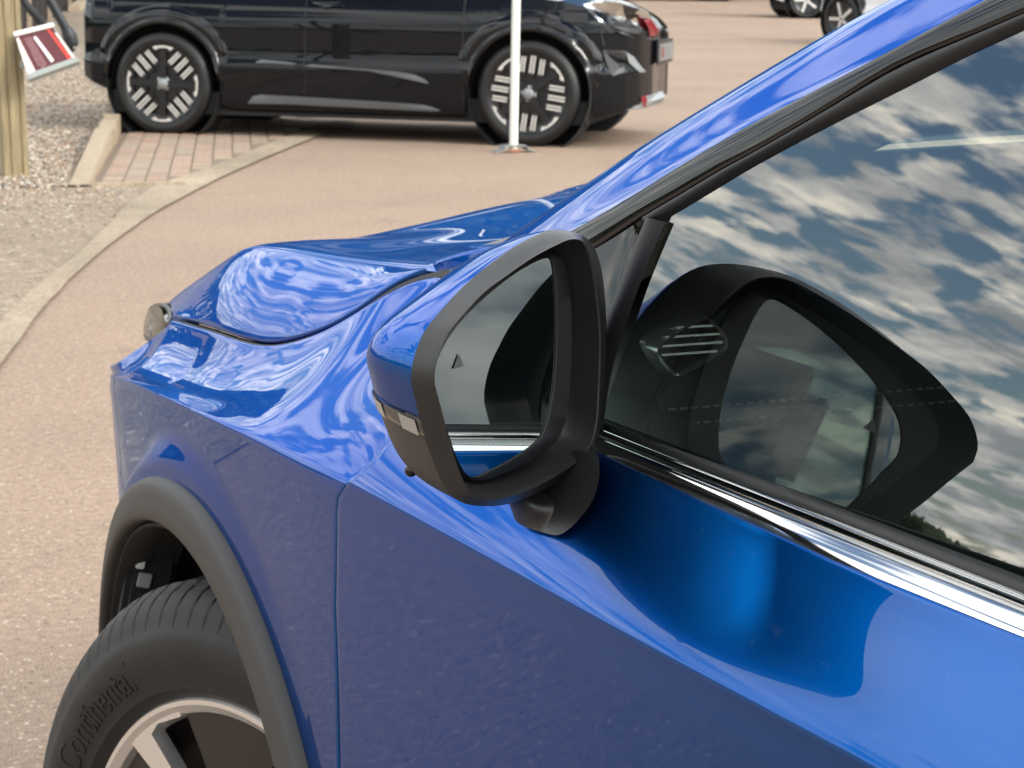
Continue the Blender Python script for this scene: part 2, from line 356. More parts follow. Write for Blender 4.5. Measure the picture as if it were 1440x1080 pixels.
# ------------------------------------------------------------------ kerb, paving
KD = unit(np.array([3.016-1.426, 15.121-10.074, 0])); KN = np.array([KD[1], -KD[0], 0])   # along the kerb, towards the paving
K0 = np.array([1.490, 10.053, 0])
kerb = empty('kerb', tuple(K0), label='weathered concrete kerb between the gravel bed and the block paving', cat='kerb')
kerb_me = bpy.data.meshes.new('kerb_stone'); bm = bmesh.new(); box_bm(bm, (0, 0, .065), (.915, .115, .13), None, .008); bm.to_mesh(kerb_me); bm.free(); kerb_me.materials.append(M['kerb'])
ang = math.atan2(KD[1], KD[0])
yy = 0.
for i, (ln, dz, da) in enumerate(((2.45, -.065, 0.), (.915, -.022, .02), (.915, 0, 0), (.915, .006, 0), (.915, 0, 0), (.915, .004, 0), (.915, 0, 0))):
    o = bpy.data.objects.new('kerb_stone', kerb_me); S.collection.objects.link(o); o.parent = kerb
    c = KD*(yy+ln/2)-KN*.065; o.location = (c[0], c[1], dz); o.rotation_euler = (0, -.045 if i == 0 else 0, ang+da); o.scale.x = ln/.915; yy += ln+.012
# front edging of the bay (thin pale kerb edge across)
e0, e1 = np.array(onZ(128, 264, 0)), np.array(onZ(262, 262, 0)); mid = (e0+e1)/2; d = e1-e0
box('edging_stone', (mid[0], mid[1], .0), (np.linalg.norm(d), .05, .05), M['strip'], None, Matrix.Rotation(math.atan2(d[1], d[0]), 3, 'Z'), .006, label='narrow pale edging stone across the near end of the block paving', cat='edging stone')
# paving blocks: stack bond, long side along the kerb
pav = empty('block_paving', tuple(K0), kind='structure')
bl, bw = .208, .118
def inside(p):          # right of the kerb, left of the strip
    j = np.argmin(np.hypot(LE[:, 0]-p[0], LE[:, 1]-p[1])); t = LE[min(j+1, 59)]-LE[max(j-1, 0)]; q = p-LE[j]
    return t[0]*q[1]-t[1]*q[0] > .02
brick_me = []
for k in range(5):
    me = bpy.data.meshes.new('brick'); bm = bmesh.new(); box_bm(bm, (0, 0, .0), (bl-.007, bw-.009, .04), None, .003); bm.to_mesh(me); bm.free(); me.materials.append(bricks[k]); brick_me.append(me)
cells = []
for a in range(34):
    for b in range(26):
        p = K0+KD*(.06+(a+.5)*bl)+KN*(.04+(b+.5)*bw)
        if inside(p) and p[1] < 16.2: cells.append((float(np.linalg.norm(p-np.array([-1.475, -1.923, 0]))), p))
cells.sort(key=lambda c: c[0])
for i, (_, p) in enumerate(cells):
    z = .0-.012+random.uniform(-.0025, .0025)
    if i < 290:
        o = bpy.data.objects.new('brick', random.choice(brick_me)); S.collection.objects.link(o); o.parent = pav
        o.location = (p[0]-K0[0], p[1]-K0[1], z); o.rotation_euler = (random.gauss(0, .008), random.gauss(0, .008), ang+random.gauss(0, .006))
me = bpy.data.meshes.new('further_bricks'); 
# turn every box of the joined rest about its own centre
bm2 = bmesh.new(); rotm = Matrix.Rotation(ang, 3, 'Z')
for i, (_, p) in enumerate(cells[290:]):
    r = bmesh.ops.create_cube(bm2, size=1.); bmesh.ops.scale(bm2, vec=(bl-.011, bw-.012, .04), verts=r['verts']); bmesh.ops.rotate(bm2, cent=(0, 0, 0), matrix=rotm, verts=r['verts'])
    bmesh.ops.translate(bm2, vec=(p[0]-K0[0], p[1]-K0[1], -.012), verts=r['verts'])
bm2.to_mesh(me); bm2.free(); link('further_bricks', me, bricks[1], pav, kind='stuff')
sj = [tuple((K0+KD*a+KN*b)[:2]) for a, b in ((.04, .0), (7.2, .0), (7.2, 3.0))]
bedpts = [(K0+KN*.01)[:2], (K0+KD*7+KN*.01)[:2]]+[LE[i][:2] for i in range(58, 40, -1)]
sheet('paving_bed', [tuple(p) for p in bedpts]+[G2(245, 262)], .003, M['soil'])
# ------------------------------------------------------------------ gravel bed
gb = [G2(-60, 264), tuple((K0-KN*.12)[:2]), tuple((K0-KN*.12+KD*7)[:2]), (11.9, 48.8), (4., 60.), (-6, 30), (-2.2, 11.2)]
sheet('gravel_bed', gb, .006, M['gravel_bed'])
def stone_base(seed):
    r = np.random.default_rng(seed); bm = bmesh.new(); bmesh.ops.create_icosphere(bm, subdivisions=1, radius=1)
    V = np.array([v.co for v in bm.verts])*r.uniform(.75, 1.25, (len(bm.verts), 1)); F = np.array([[v.index for v in f.verts] for f in bm.faces]); bm.free(); return V, F
SB = [stone_base(i) for i in range(6)]
Vs, Fs, Ms, off = [], [], [], 0
cand = []
while len(cand) < 19000:
    a = rng.uniform(-.15, 13.); t = rng.random(); b = -.16-rng.uniform(0, 1.9)
    p = K0+KD*a+KN*b
    if a > 4.8 and rng.random() > .5: continue
    cand.append(p)
for _ in range(600):       # stones that have strayed on to the worn surface and along the kerb foot
    q = np.array(onZ(rng.uniform(-40, 175), 262+abs(rng.normal(0, 26)), 0)); cand.append(q)
for p in cand:
    V, F = SB[rng.integers(6)]; s = rng.uniform(.006, .0145) if p[1] > 10. else rng.uniform(.004, .010); sc = s*np.array([1, rng.uniform(.7, 1), rng.uniform(.5, .8)])
    th = rng.uniform(0, 6.28); c, s_ = math.cos(th), math.sin(th); A = V*sc; A = np.c_[A[:, 0]*c-A[:, 1]*s_, A[:, 0]*s_+A[:, 1]*c, A[:, 2]]
    Vs.append(A+[p[0], p[1], .007+(rng.uniform(0, .012) if p[1] > 10.1 else .002)]); Fs.append(F+off); off += len(V); Ms += [int(rng.choice(6, p=(.28, .22, .2, .1, .12, .08)))]*len(F)
me = bpy.data.meshes.new('gravel'); VV = np.vstack(Vs); FF = np.vstack(Fs); me.from_pydata(VV.tolist(), [], FF.tolist())
for m in stones: me.materials.append(m)
me.polygons.foreach_set('material_index', np.array(Ms, dtype=np.int32)); me.update(); link('gravel', me, kind='stuff')
# ================================================================== THE BLUE CAR
car = empty('parked_car', (0, 0, 0), label='glossy blue metallic car filling the foreground, with a black-framed door mirror', cat='car')
Bl = M['blue']
# plan of the crease (widest line of the body): X as a function of Y
_cy = [-3.6, -3.0, -1.4, -.9, -.4, 0., .2, .44, .54, .62, .70, .78, .85, .90]
_cx = [-.86, -.90, -.945, -.944, -.934, -.917, -.902, -.872, -.852, -.828, -.795, -.725, -.595, -.42]
def sm_interp(x, xs, ys):
    d = .06; return sum(np.interp(np.asarray(x)+k*d, xs, ys)*w for k, w in ((-1, .25), (-.5, .2), (0, .1), (.5, .2), (1, .25)))
Xc = lambda Y: sm_interp(Y, _cy, _cx)
cp = np.array([on_surf(*p, lambda Y, Z: float(Xc(Y))) for p in ((1220, 1080), (1100, 1016), (960, 948), (830, 870), (700, 797), (600, 742), (505, 695), (430, 655), (360, 618), (275, 578), (190, 541))])
zc_fit = np.polyfit(cp[:, 1], cp[:, 2], 3)
Zc = lambda Y: np.where(np.asarray(Y) < -1.1, np.polyval(zc_fit, -1.1)+.02*(-1.1-np.asarray(Y)), np.where(np.asarray(Y) > .5, np.polyval(zc_fit, .5)-.32*(np.asarray(Y)-.5), np.polyval(zc_fit, Y)))
Zb = lambda Y: np.where(np.asarray(Y) < -1.0, .9955+.03*(-1.0-np.asarray(Y)), .9955-.004*(np.asarray(Y)+1.0))     # foot of the chrome strip
Xb = lambda Y: sm_interp(Y, [-3.6, -2.6, -1.2, -.8, -.5], [-.80, -.86, -.897, -.895, -.888])
ARC_Z, ARC_R = .361, .442
archin = lambda Y: .037*np.clip((np.asarray(Y, float)-.08)/.36, 0, 1.3)**2
def Xside(Y, Z):       # below the crease: hollow under the shoulder, swelling out again over the wheel
    Y = np.asarray(Y, float); Z = np.asarray(Z, float); d = np.clip(Zc(Y)-Z, 0, 1)
    x = Xc(Y)+.014*(1-np.exp(-d/.16))+.03*np.clip((.55-Z)/.3, 0, 1)**2
    r = np.hypot(Y, Z-ARC_Z); t = np.clip((.490-r)/.036, 0, 1); t = t*t*(3-2*t)
    return x*(1-t)+np.minimum(x, -.921+archin(Y))*t
def side_panel(name, Ya, Yb, top=True, ny=140, label=None):
    """Body side between two shutlines given as functions of height."""
    rows = []
    uu = np.linspace(0, 1, ny)
    for v in np.linspace(0, 1, 46):
        row = []
        for u in uu:
            y = Ya(.9)*(1-u)+Yb(.9)*u
            zl = .36
            rr = ARC_R-.008
            if abs(y) < rr: zl = max(zl, ARC_Z+math.sqrt(rr*rr-y*y))
            zt = float(Zc(y)); z = zl+(zt-zl)*v
            y2 = Ya(z)*(1-u)+Yb(z)*u
            row.append((float(Xside(y2, z)), y2, z))
        rows.append(row)
    return np.array(rows)
# upper edge of the wing: bonnet shutline, traced
H0px = [(240, 452, -.800), (270, 461, -.812), (300, 470, -.822), (335, 482, -.829), (372, 490, -.832), (400, 486, -.832), (430, 478, -.829), (470, 461, -.822), (520, 428, -.810), (545, 405, -.802), (575, 394, -.794), (618, 384, -.784)]
H0 = gsm(cr([onX(a, b, x) for a, b, x in H0px], 60), 2.2)                       # front -> rear
doorY = lambda z: float(np.interp(z, [.3, .5, .68, .81, .894, .928, .97, 1.02], [-.412, -.408, -.406, -.410, -.429, -.470, -.50, -.53]))
frontY = lambda z: .437
low_wing = side_panel('x', doorY, frontY)
# shoulder of the wing from the crease up to the bonnet line
nY = low_wing.shape[1]
crl = low_wing[-1]
topc = np.vstack([[(-.880, -.53, 1.000)], [(-.842, -.43, 1.018)], [(-.806, -.345, 1.028)], H0[::-1]]); topc = cr(topc, 90)
ty = topc[:, 1]; o_ = np.argsort(ty)
topX = np.interp(np.linspace(0, 1, nY), np.linspace(0, 1, 90), topc[:, 0]); topY = np.interp(np.linspace(0, 1, nY), np.linspace(0, 1, 90), topc[:, 1]); topZ = np.interp(np.linspace(0, 1, nY), np.linspace(0, 1, 90), topc[:, 2])
# match the two edges so that the columns stay nearly square to the car
cyl = crl[:, 1]
topR = np.array([[np.interp(v_, np.linspace(0, 1, 90), topc[:, k]) for k in range(3)] for v_ in np.interp(cyl, [cyl[0], -.2, .12, cyl[-1]], [0, .36, .70, 1.])])
topR = gsm(topR, 4.)
def shoulder(cre, top, sag=.012, nv=30, bow=.0):
    rows = []
    for v in np.linspace(0, 1, nv)[1:]:
        b = np.array([(-.0, 0, 0)]); p = cre*(1-v)+top*v
        p = p.copy(); s = 4*v*(1-v)*(1.25-.5*v); p[:, 0] += sag*s*.7; p[:, 2] -= sag*s; rows.append(p)
    return np.array(rows)
wing_top = shoulder(crl, topR, np.interp(crl[:, 1], [-.5, -.2, .05, .24, .44], [.004, .006, .014, .018, .011]))
# tight radius at the crease: pull the crease row in a touch so it catches a fine highlight
crs = crl.copy(); crs[:, 0] += .0015
low_wing[-1] = crs
wing = np.vstack([low_wing, wing_top])
panel('front_wing', wing, Bl, car, out=(-1, 0, .3), sharp=60)
# ------------------------------------------------------------------ doors
def door_cols(Ya_f, Yb_f, ny):
    lo = side_panel('x', Ya_f, Yb_f, ny=ny); cre = lo[-1].copy()
    top = np.array([(float(Xb(y)), y, float(Zb(y))) for y in cre[:, 1]])
    # the front upper corner leans back with the shutline
    up = []
    for v in np.linspace(0, 1, 36)[1:]:
        p = cre*(1-v)+top*v; s = 4*v*(1-v); p[:, 0] -= .0045*s*0+0; p[:, 2] += .0; p[:, 0] += -.006*s*(1-v)+.002*s
        zz = cre[:, 2]*(1-v)+top[:, 2]*v; u = np.linspace(0, 1, ny); y2 = np.array([Ya_f(z)*(1-a)+Yb_f(z)*a for z, a in zip(zz, u)]); p[:, 1] = y2; up.append(p)
    cre[:, 0] += .0015; lo[-1] = cre
    return np.vstack([lo, np.array(up)])
rearY = lambda z: -1.50-.0*z
G = door_cols(rearY, lambda z: doorY(z)-.0045, 150)
panel('front_door', G, Bl, car, sharp=60)
for nm, a, b in (('rear_door', -2.36, -1.5045), ('rear_wing', -3.45, -2.3645)):
    G = door_cols(lambda z, a=a: a, lambda z, b=b: b, 70); panel(nm, G, Bl, car, sharp=60)
# the far side of the car, plainer
def mirrored(G): G = np.array(G).copy(); G[..., 0] *= -1; return G
panel('front_wing', mirrored(wing[::3, ::4]), Bl, car, out=(1, 0, .3), sharp=60)
for a, b in ((-1.50, -.412), (-2.36, -1.5045), (-3.45, -2.3645)):
    G = door_cols(lambda z, a=a: a, lambda z, b=b: b, 40)[::3]; panel('front_door' if a == -1.5 else 'rear_door' if a == -2.36 else 'rear_wing', mirrored(G), Bl, car, out=(1, 0, .3), sharp=60)
# ------------------------------------------------------------------ front bumper: the body turns in towards the nose
yb = np.r_[np.linspace(.441, .80, 60), np.linspace(.80, .90, 12)[1:]]
rows = []
bot = .36
def bump_pt(y, z):
    x = float(Xside(y, z)) if y < .62 else float(Xc(y))+.012
    return (x, y, z)
for v in np.linspace(0, 1, 46):
    rows.append([bump_pt(y, (max(bot, ARC_Z+math.sqrt(max(0, (ARC_R-.008)**2-y*y))) if y < ARC_R-.008 else bot)*(1-v)+(float(Zc(y)))*v) for y in yb])
fb = np.array(rows)
crf = fb[-1].copy()
e2 = cr([H0[0]+[0, .004, -.004], onX(213, 478, -.800), onX(182, 499, -.812), onX(163, 513, -.818), onX(168, 522, -.775), (-.70, .80, .72), (-.58, .83, .72), (-.38, .88, .70)], len(yb))
ft = shoulder(crf, e2, np.interp(yb, [.44, .62, .75], [.011, .007, .002]), 16)
cs = crf.copy(); cs[:, 0] += .0015; fb[-1] = cs
wl = np.vstack([fb, ft]); panel('front_bumper', wl, Bl, car, out=(-.6, .6, .2), sharp=60)
nose = []
for z, yf in ((.36, .90), (.5, .925), (.62, .935), (.70, .925)): nose.append([(-.392, .897, z), (-.2, yf-.005, z), (0, yf, z), (.2, yf-.005, z), (.392, .897, z)])
grid('front_grille', loft(nose, 30, 14), M['plastic'], car, thick=.004)
panel('front_bumper', mirrored(wl[::3, ::3]), Bl, car, out=(.6, .6, .2), sharp=60)
# ------------------------------------------------------------------ bonnet
Rpx = [(234, 428, -.738), (262, 405, -.745), (290, 385, -.750), (320, 364, -.752), (342, 350, -.752), (357, 346, -.751), (400, 350, -.754), (450, 359, -.759), (500, 367, -.765), (560, 375, -.773), (614, 382, -.780)]
Rr = gsm(cr([onX(a, b, x) for a, b, x in Rpx], 80), 1.6)
Spx = [(400, 340, -.715), (450, 338, -.695), (530, 333, -.62), (580, 318, -.55), (640, 303, -.46), (700, 290, -.38), (740, 285, -.30), (800, 276, -.18)]
Spt = np.array([onX(a, b, x) for a, b, x in Spx])
Ept = np.array([onX(a, b, x) for a, b, x in ((632, 370, -.760), (660, 354, -.70), (700, 338, -.60))])
Npt = np.array([(-.70, .72, .835), (-.55, .80, .84), (-.3, .86, .845), (0, .88, .845), (0, .10, 1.035), (-.3, .05, 1.034), (0, .45, .995)])
ctrl = np.vstack([Rr[::6], Spt, Ept, Npt]); ctrl = np.vstack([ctrl, ctrl*[-1, 1, 1]])
_, ix = np.unique(np.round(ctrl, 4), axis=0, return_index=True); ctrl = ctrl[ix]
def tps_fit(P, z, lam=2e-4):
    n = len(P); D = np.linalg.norm(P[:, None]-P[None], axis=2); K = np.where(D > 0, D**2*np.log(D+1e-12), 0)+lam*np.eye(n)
    Pm = np.c_[np.ones(n), P]; A = np.block([[K, Pm], [Pm.T, np.zeros((3, 3))]]); w = np.linalg.solve(A, np.r_[z, 0, 0, 0]); return w
wz = tps_fit(ctrl[:, :2], ctrl[:, 2])
def hood_z(Q):
    D = np.linalg.norm(Q[:, None]-ctrl[None, :, :2], axis=2); return np.where(D > 0, D**2*np.log(D+1e-12), 0) @ wz[:-3]+wz[-3]+Q @ wz[-2:]
nu, nv = 80, 110
Gh = np.zeros((nu, nv, 3))
for j in range(nu):                         # front -> rear along the ridge
    a = Rr[j]; fr = 1-j/(nu-1)
    for i, t in enumerate(np.linspace(0, 1, nv)):
        x = a[0]*(1-2*t); bow = 4*t*(1-t)
        y = a[1]+.20*fr**1.5*bow+.34*(1-fr)*bow**.62
        Gh[j, i] = (x, y, 0)
Gh[..., 2] = hood_z(Gh[..., :2].reshape(-1, 2)).reshape(nu, nv)
for j in range(nu):
    blend = np.clip(1-np.abs(np.abs(Gh[j, :, 0])-abs(Rr[j][0]))/.05, 0, 1)**2
    Gh[j, :, 2] = Gh[j, :, 2]*(1-blend)+Rr[j][2]*blend
panel('bonnet', Gh, Bl, car, out=(0, 0, 1), sharp=60)
# flank of the bonnet between its ridge and the shutline
Hm = cr(H0, 80)
ridge_t = np.interp(np.linspace(0, 1, 80), [0, .30, .62, 1], [0, .40, .66, 1])
Rm = np.array([[np.interp(t, np.linspace(0, 1, 80), Rr[:, k]) for k in range(3)] for t in ridge_t])
Rm[:, :] = Rm; Gf = []
for v in np.linspace(0, 1, 26):
    p = Hm*(1-v)+Rm*v; s = 4*v*(1-v)*np.sin(np.pi*np.linspace(0, 1, 80))[:, None]; p = p+s*np.array([-.006, 0, .007]); Gf.append(p)
Gf = np.array(Gf); Gf += np.linspace(1, 0, 26)[:, None, None]*np.array([.0042, 0, .0075]); Gf[-1] += [0, 0, -.0008]; Gf = Gf[:, :-3]
panel('bonnet_flank', Gf, Bl, car, out=(-1, 0, .5), edge=.003, sharp=60)
panel('bonnet_flank', mirrored(Gf[::2, ::2]), Bl, car, out=(1, 0, .5), edge=.003, sharp=60)
# black tubes stand in for the shade in the gaps behind the panels
def strip_tube(name, P, r, mat): return tube(name, P, r, mat, car, seg=6)
strip_tube('shutline_dark_gap', cr(H0+[.0065, 0, -.0030], 50), .006, M['rubber'])
strip_tube('shutline_dark_gap', [(float(Xside(doorY(z), z))+.012, doorY(z)-.002, z) for z in np.linspace(.38, .9, 30)]+[(float(Xc(-.43))+.016, -.43, .90)], .005, M['rubber'])
# headlamp just showing past the bonnet's front corner
hp = [onX(238, 436, -.765), onX(224, 430, -.745), onX(214, 437, -.735), onX(206, 466, -.735), onX(218, 476, -.765), onX(240, 456, -.79)]
hl = empty('headlight', (0, 0, 0)); hl.parent = car
hc = np.mean(hp, 0)
Gl = [hp+np.array([.0, .0, .0]), [p+(hc-p)*.10+[-.003, .007, .002] for p in hp], [p+(hc-p)*.5+[-.005, .011, .003] for p in hp]]
grid('lamp_lens', loft([np.array(g) for g in Gl], 40, 10, closed=True), M['lens'], hl, wrap=True, caps=(1,))
grid('lamp_housing', loft([np.array([p+(hc-p)*.1 for p in hp])+[.0, -.0, 0], np.array([p+(hc-p)*.15+[.03, -.03, 0] for p in hp])], 40, 4, closed=True, smooth=False), M['gloss'], hl, wrap=True, caps=(1,))
tube('lamp_rim', cr(hp, 40, True)[[*range(40), 0]], .0035, M['plastic'], hl, seg=8)
capp = [onX(242, 434, -.770), onX(226, 427, -.752), onX(213, 434, -.745), onX(210, 446, -.748), onX(216, 449, -.752), onX(226, 444, -.765), onX(241, 447, -.785)]
prism('lamp_cover', capp, (.25, .1, .02), .12, M['gloss'], hl)
ball = hc+np.array([-.002, .0, -.012]); bm = bmesh.new(); bmesh.ops.create_uvsphere(bm, u_segments=20, v_segments=12, radius=.014); me = bpy.data.meshes.new('lamp_bulb'); bm.to_mesh(me); bm.free(); me.shade_smooth(); o = link('lamp_bulb', me, M['galv'], hl); o.location = ball; o.scale = (.7, .7, .7)
# ------------------------------------------------------------------ wheel arch trim, liner, wheel
def arch_ring(prof, a0=-8, a1=188, n=140, fx=None):
    G = []
    for a in np.linspace(R_(a0), R_(a1), n):
        G.append([(x+float(archin(r*math.cos(a))), r*math.cos(a), ARC_Z+r*math.sin(a)) for r, x in prof])
    return np.array(G)
cl_prof = [(.446, -.900), (.4455, -.921), (.442, -.9285), (.437, -.9315), (.430, -.9335), (.418, -.935), (.4095, -.936), (.406, -.934), (.4045, -.929), (.404, -.90), (.404, -.86)]
gc = arch_ring(cl_prof)
grid('wheel_arch_trim', gc, M['clad'], car, sharp=50); grid('wheel_arch_trim', mirrored(gc), M['clad'], car, sharp=50)
bx_l = arch_ring([(.402, -.925), (.408, -.88), (.425, -.84), (.425, -.56)], -15, 195, 60)
grid('wheel_arch_liner', bx_l, M['liner'], car, sharp=30, thick=.003); grid('wheel_arch_liner', mirrored(bx_l), M['liner'], car, sharp=30, thick=.003)
box('inner_liner', (-.55, 0, .6), (.01, .86, .5), M['liner'], car); box('inner_liner', (.55, 0, .6), (.01, .86, .5), M['liner'], car)
# ribbed duct at the front of the arch with its slots
for k, (px_, py_, w_, h_, m_) in enumerate(((193, 768, .006, .014, 'white_pl'), (198, 791, .009, .013, 'white_pl'), (203, 816, .014, .015, 'grey_pl'), (205, 842, .016, .012, 'liner'))):
    box('liner_slot', tuple(onY(px_, py_, .262)), (w_, .004, h_), M[m_], car, Matrix.Rotation(.25, 3, 'Y'), .001)
box('liner_duct', tuple(onY(212, 800, .275)), (.05, .02, .12), M['liner'], car, Matrix.Rotation(.2, 3, 'Y'), .006)
for k in range(3): box('liner_rib', (-.845-.03*k+.09, .30-.03*k, .60), (.012, .05, .30), M['liner'], car, Matrix.Rotation(.35, 3, 'X'), .003)
tube('suspension_strut', [(-.62, -.03, .95), (-.66, -.02, .55)], .03, M['liner'], car)
ST = .34
def lathe(prof, n, uvs=False):
    """prof: (axial, radius) with the axial direction pointing outwards; returns grid around the wheel axis (local x = outwards)."""
    G = []
    for a in np.linspace(0, 2*np.pi, n, endpoint=False): G.append([(-x, r*math.cos(a), r*math.sin(a)) for x, r in prof])
    return np.array(G)
def tyre_mesh(name, R, rim, w, mat, n=240, groove=True):
    h = w/2; sw = R-rim
    pr = [(h*.80, rim-.004), (h*.90, rim+.002), (h*.97, rim+sw*.10), (h*.985, rim+sw*.115), (h*.99, rim+sw*.16), (h*1.04, rim+sw*.28), (h*1.07, rim+sw*.42), (h*1.065, rim+sw*.54), (h*1.035, rim+sw*.615), (h*1.022, rim+sw*.63), (h*.995, rim+sw*.70), (h*.955, R-.024), (h*.90, R-.0155), (h*.83, R-.009), (h*.76, R-.005)]
    if groove:
        gs = [(h*x, R-.0012) for x in (.72, .66, .60, .54)]
        for g0, g1 in ((.48, .40), (.12, .04), (-.04, -.12), (-.40, -.48)):
            gs += [(h*g0, R-.0006), (h*(g0-.012), R-.008), (h*(g1+.012), R-.008), (h*g1, R-.0006)]
            if g1 in (.40, -.12): gs += [(h*(g1-k_*.05), R) for k_ in (1, 2, 3, 4, 5)]
        gs += [(-h*x, R-.0012) for x in (.54, .60, .66, .72)]
    else: gs = [(0, R)]
    prof = np.array(pr+gs+[(-a, b) for a, b in pr[::-1]])
    G = lathe(prof, n); a, b = G.shape[:2]
    if groove:                              # slanted sipes cut into the tread blocks and the shoulder
        for i in range(a):
            for j in range(b):
                x = prof[j][0]/h; ax = abs(x)
                if prof[j][1] < R-.006 and ax < .6: continue
                if prof[j][1] < rim+sw*.66: continue
                ph = (i/a*86 + (x*2.2 if ax < .80 else .80*2.2*np.sign(x)+(ax-.8)*.6)) % 1.
                if ph < (.10 if ax > .5 else .09):
                    d = .0045; r_ = math.hypot(G[i, j, 1], G[i, j, 2]); G[i, j, 1:] *= (r_-d)/r_
    me = bpy.data.meshes.new(name); Vv = G.reshape(-1, 3).tolist(); Fc = []
    for i in range(a):
        for j in range(b-1): Fc.append((i*b+j, ((i+1) % a)*b+j, ((i+1) % a)*b+j+1, i*b+j+1))
    me.from_pydata(Vv, [], Fc); uv = me.uv_layers.new(name='UVMap'); s = np.r_[0, np.cumsum(np.hypot(*np.diff(prof, axis=0).T))]; s /= s[-1]
    i_ = np.repeat(np.arange(a), b-1); j_ = np.tile(np.arange(b-1), a)
    arr = np.stack([i_/a, s[j_], (i_+1)/a, s[j_], (i_+1)/a, s[j_+1], i_/a, s[j_+1]], 1).ravel()
    uv.data.foreach_set('uv', arr); bm = bmesh.new(); bm.from_mesh(me); bmesh.ops.recalc_face_normals(bm, faces=bm.faces); bm.to_mesh(me); bm.free()
    me.shade_smooth(); me.set_sharp_from_angle(angle=R_(30)); me.materials.append(mat); return me
wheel = empty('wheel', (-.79, 0, .358), ST); wheel.parent = car     # local -x points outwards
link('tyre', tyre_mesh('tyre', .358, .248, .225, M['tyre'], 1032), None, wheel)
# raised lettering round the sidewall
def text_on_sidewall(txt, size, r0, a_mid, name, cond=.72):
    me = text_mesh(txt, size, .0007)
    w = .1125
    pr = np.array([(w*.99, .248+.11*.16), (w*1.04, .248+.11*.28), (w*1.07, .248+.11*.42), (w*1.065, .248+.11*.54), (w*1.035, .248+.11*.615)])
    for v in me.vertices:
        x, y, z = v.co; th = a_mid+x*cond/r0; r = r0+y-size*.35; ax = np.interp(r, pr[:, 1], pr[:, 0])+.0006
        v.co = (-(ax+z), r*math.cos(th), r*math.sin(th))
    me.materials.clear(); return link(name, me, M['letter'], wheel)
# rim
rp = [(.085, .232), (.098, .236), (.104, .244), (.104, .2485), (.100, .2515), (.088, .2515), (.080, .249)]
def closed_lathe(name, prof, n, mat, parent, **kw):
    G = lathe(np.array(prof), n); G = np.vstack([G, G[:1]]); return grid(name, G, mat, parent, **kw)
rim = closed_lathe('rim', rp, 160, M['silver'], wheel)
closed_lathe('rim_barrel', [(.085, .232), (.06, .226), (-.05, .215), (-.10, .235)], 90, M['alloy_black'], rim)
closed_lathe('brake_disc', [(.01, .06), (.012, .165), (-.012, .165), (-.012, .06)], 80, M['steel'], wheel)
closed_lathe('hub_carrier', [(-.02, .0005), (-.02, .15), (-.06, .15), (-.06, .0005)], 40, M['liner'], wheel)
box('brake_caliper', (.01, -.12, .09), (.07, .09, .14), M['alloy_black'], wheel, None, .01)
def pol(r, deg, x=.1): a = R_(deg); return (-x, r*math.cos(a), r*math.sin(a))
for k in range(5):
    q = 72*k
    ang_ = [46.4, 55.1]
    # silver Y leg: wide at the rim, running to the hub
    sp = [pol(.246, 44.5+q), pol(.247, 50+q), pol(.246, 56+q), pol(.243, 68+q), pol(.234, 68+q), pol(.236, 58+q), pol(.231, 54.0+q), pol(.19, 57.5+q), pol(.10, 66+q), pol(.10, 57+q), pol(.19, 49.5+q)]
    prism('spoke', sp, (1, 0, 0), .016, M['silver'], rim)
    sp = [pol(.246, 44.0+q-1), pol(.19, 48.5+q-1), pol(.10, 55+q), pol(.10, 40+q), pol(.20, 33+q), pol(.235, 30+q), pol(.235, 38+q), pol(.240, 43+q)]
    prism('spoke_insert', [(x+.010, y, z) for x, y, z in sp], (1, 0, 0), .014, M['alloy_black'], rim)
    sp = [pol(.233, 68.5+q), pol(.242, 71.5+q), pol(.240, 90+q), pol(.236, 104+q), pol(.228, 106+q), pol(.19, 98+q), pol(.12, 92+q), pol(.12, 76+q), pol(.19, 71.5+q)]
    prism('spoke_insert', [(x+.006, y, z) for x, y, z in sp], (1, 0, 0), .014, M['alloy_black'], rim)
closed_lathe('hub_cap', [(.098, .0005), (.098, .028), (.09, .033), (.07, .10), (.05, .11)], 48, M['alloy_black'], rim)
text_on_sidewall('Continental', .042, .286, R_(43), 'lettering', .86)
# ------------------------------------------------------------------ side glass, trims, pillar
GN = unit([-.9764, -.0513, .2099]); GP = np.array([-.868, -.9, 1.0])
def on_glass(px, py, off=0.): return on_plane(px, py, GP+GN*off, GN)
def glass_pt(y, z, off=0.):          # the point of the glass plane at this Y and Z
    P0 = GP+GN*off; x = P0[0]-(GN[1]*(y-P0[1])+GN[2]*(z-P0[2]))/GN[0]; return np.array([x, y, z])
def ext(P, y):                         # run the last segment of a traced line on to a given Y
    P = np.asarray(P); d = (P[-1]-P[-4])/(P[-1][1]-P[-4][1]); return np.vstack([P, P[-1]+d*(y-P[-1][1])])
trim_lo = cr([on_glass(*p, .0042) for p in ((770, 386), (827, 352), (904, 302), (955, 272), (1013, 237), (1060, 212), (1160, 153), (1260, 93), (1360, 50), (1440, 16), (1600, -52))], 60)
blue_lo = cr([on_glass(*p, .0046) for p in ((735, 366), (801, 327), (858, 294), (916, 259), (975, 222), (1060, 173), (1160, 120), (1260, 67), (1387, 0), (1440, -27), (1600, -108))], 60)
glas_up = cr([on_glass(*p, .001) for p in ((915, 321), (934, 309), (986, 278), (1060, 233), (1160, 180), (1260, 130), (1360, 79), (1440, 42), (1600, -30))], 60)
def curve_on(P, y1, zend, off):        # beyond the frame: ease into a level roof rail
    P = list(P); p = P[-1]; d = (P[-1]-P[-4]); s = d[2]/-d[1]; ys = np.linspace(p[1], y1, 24)[1:]; L_ = p[1]-y1; z1 = zend
    for y in ys:
        t = (p[1]-y)/L_; z = p[2]+(s*L_)*(t-t*t*.5)*1.0; P.append(glass_pt(y, min(z, z1+10), off))
    return cr(P, 110)
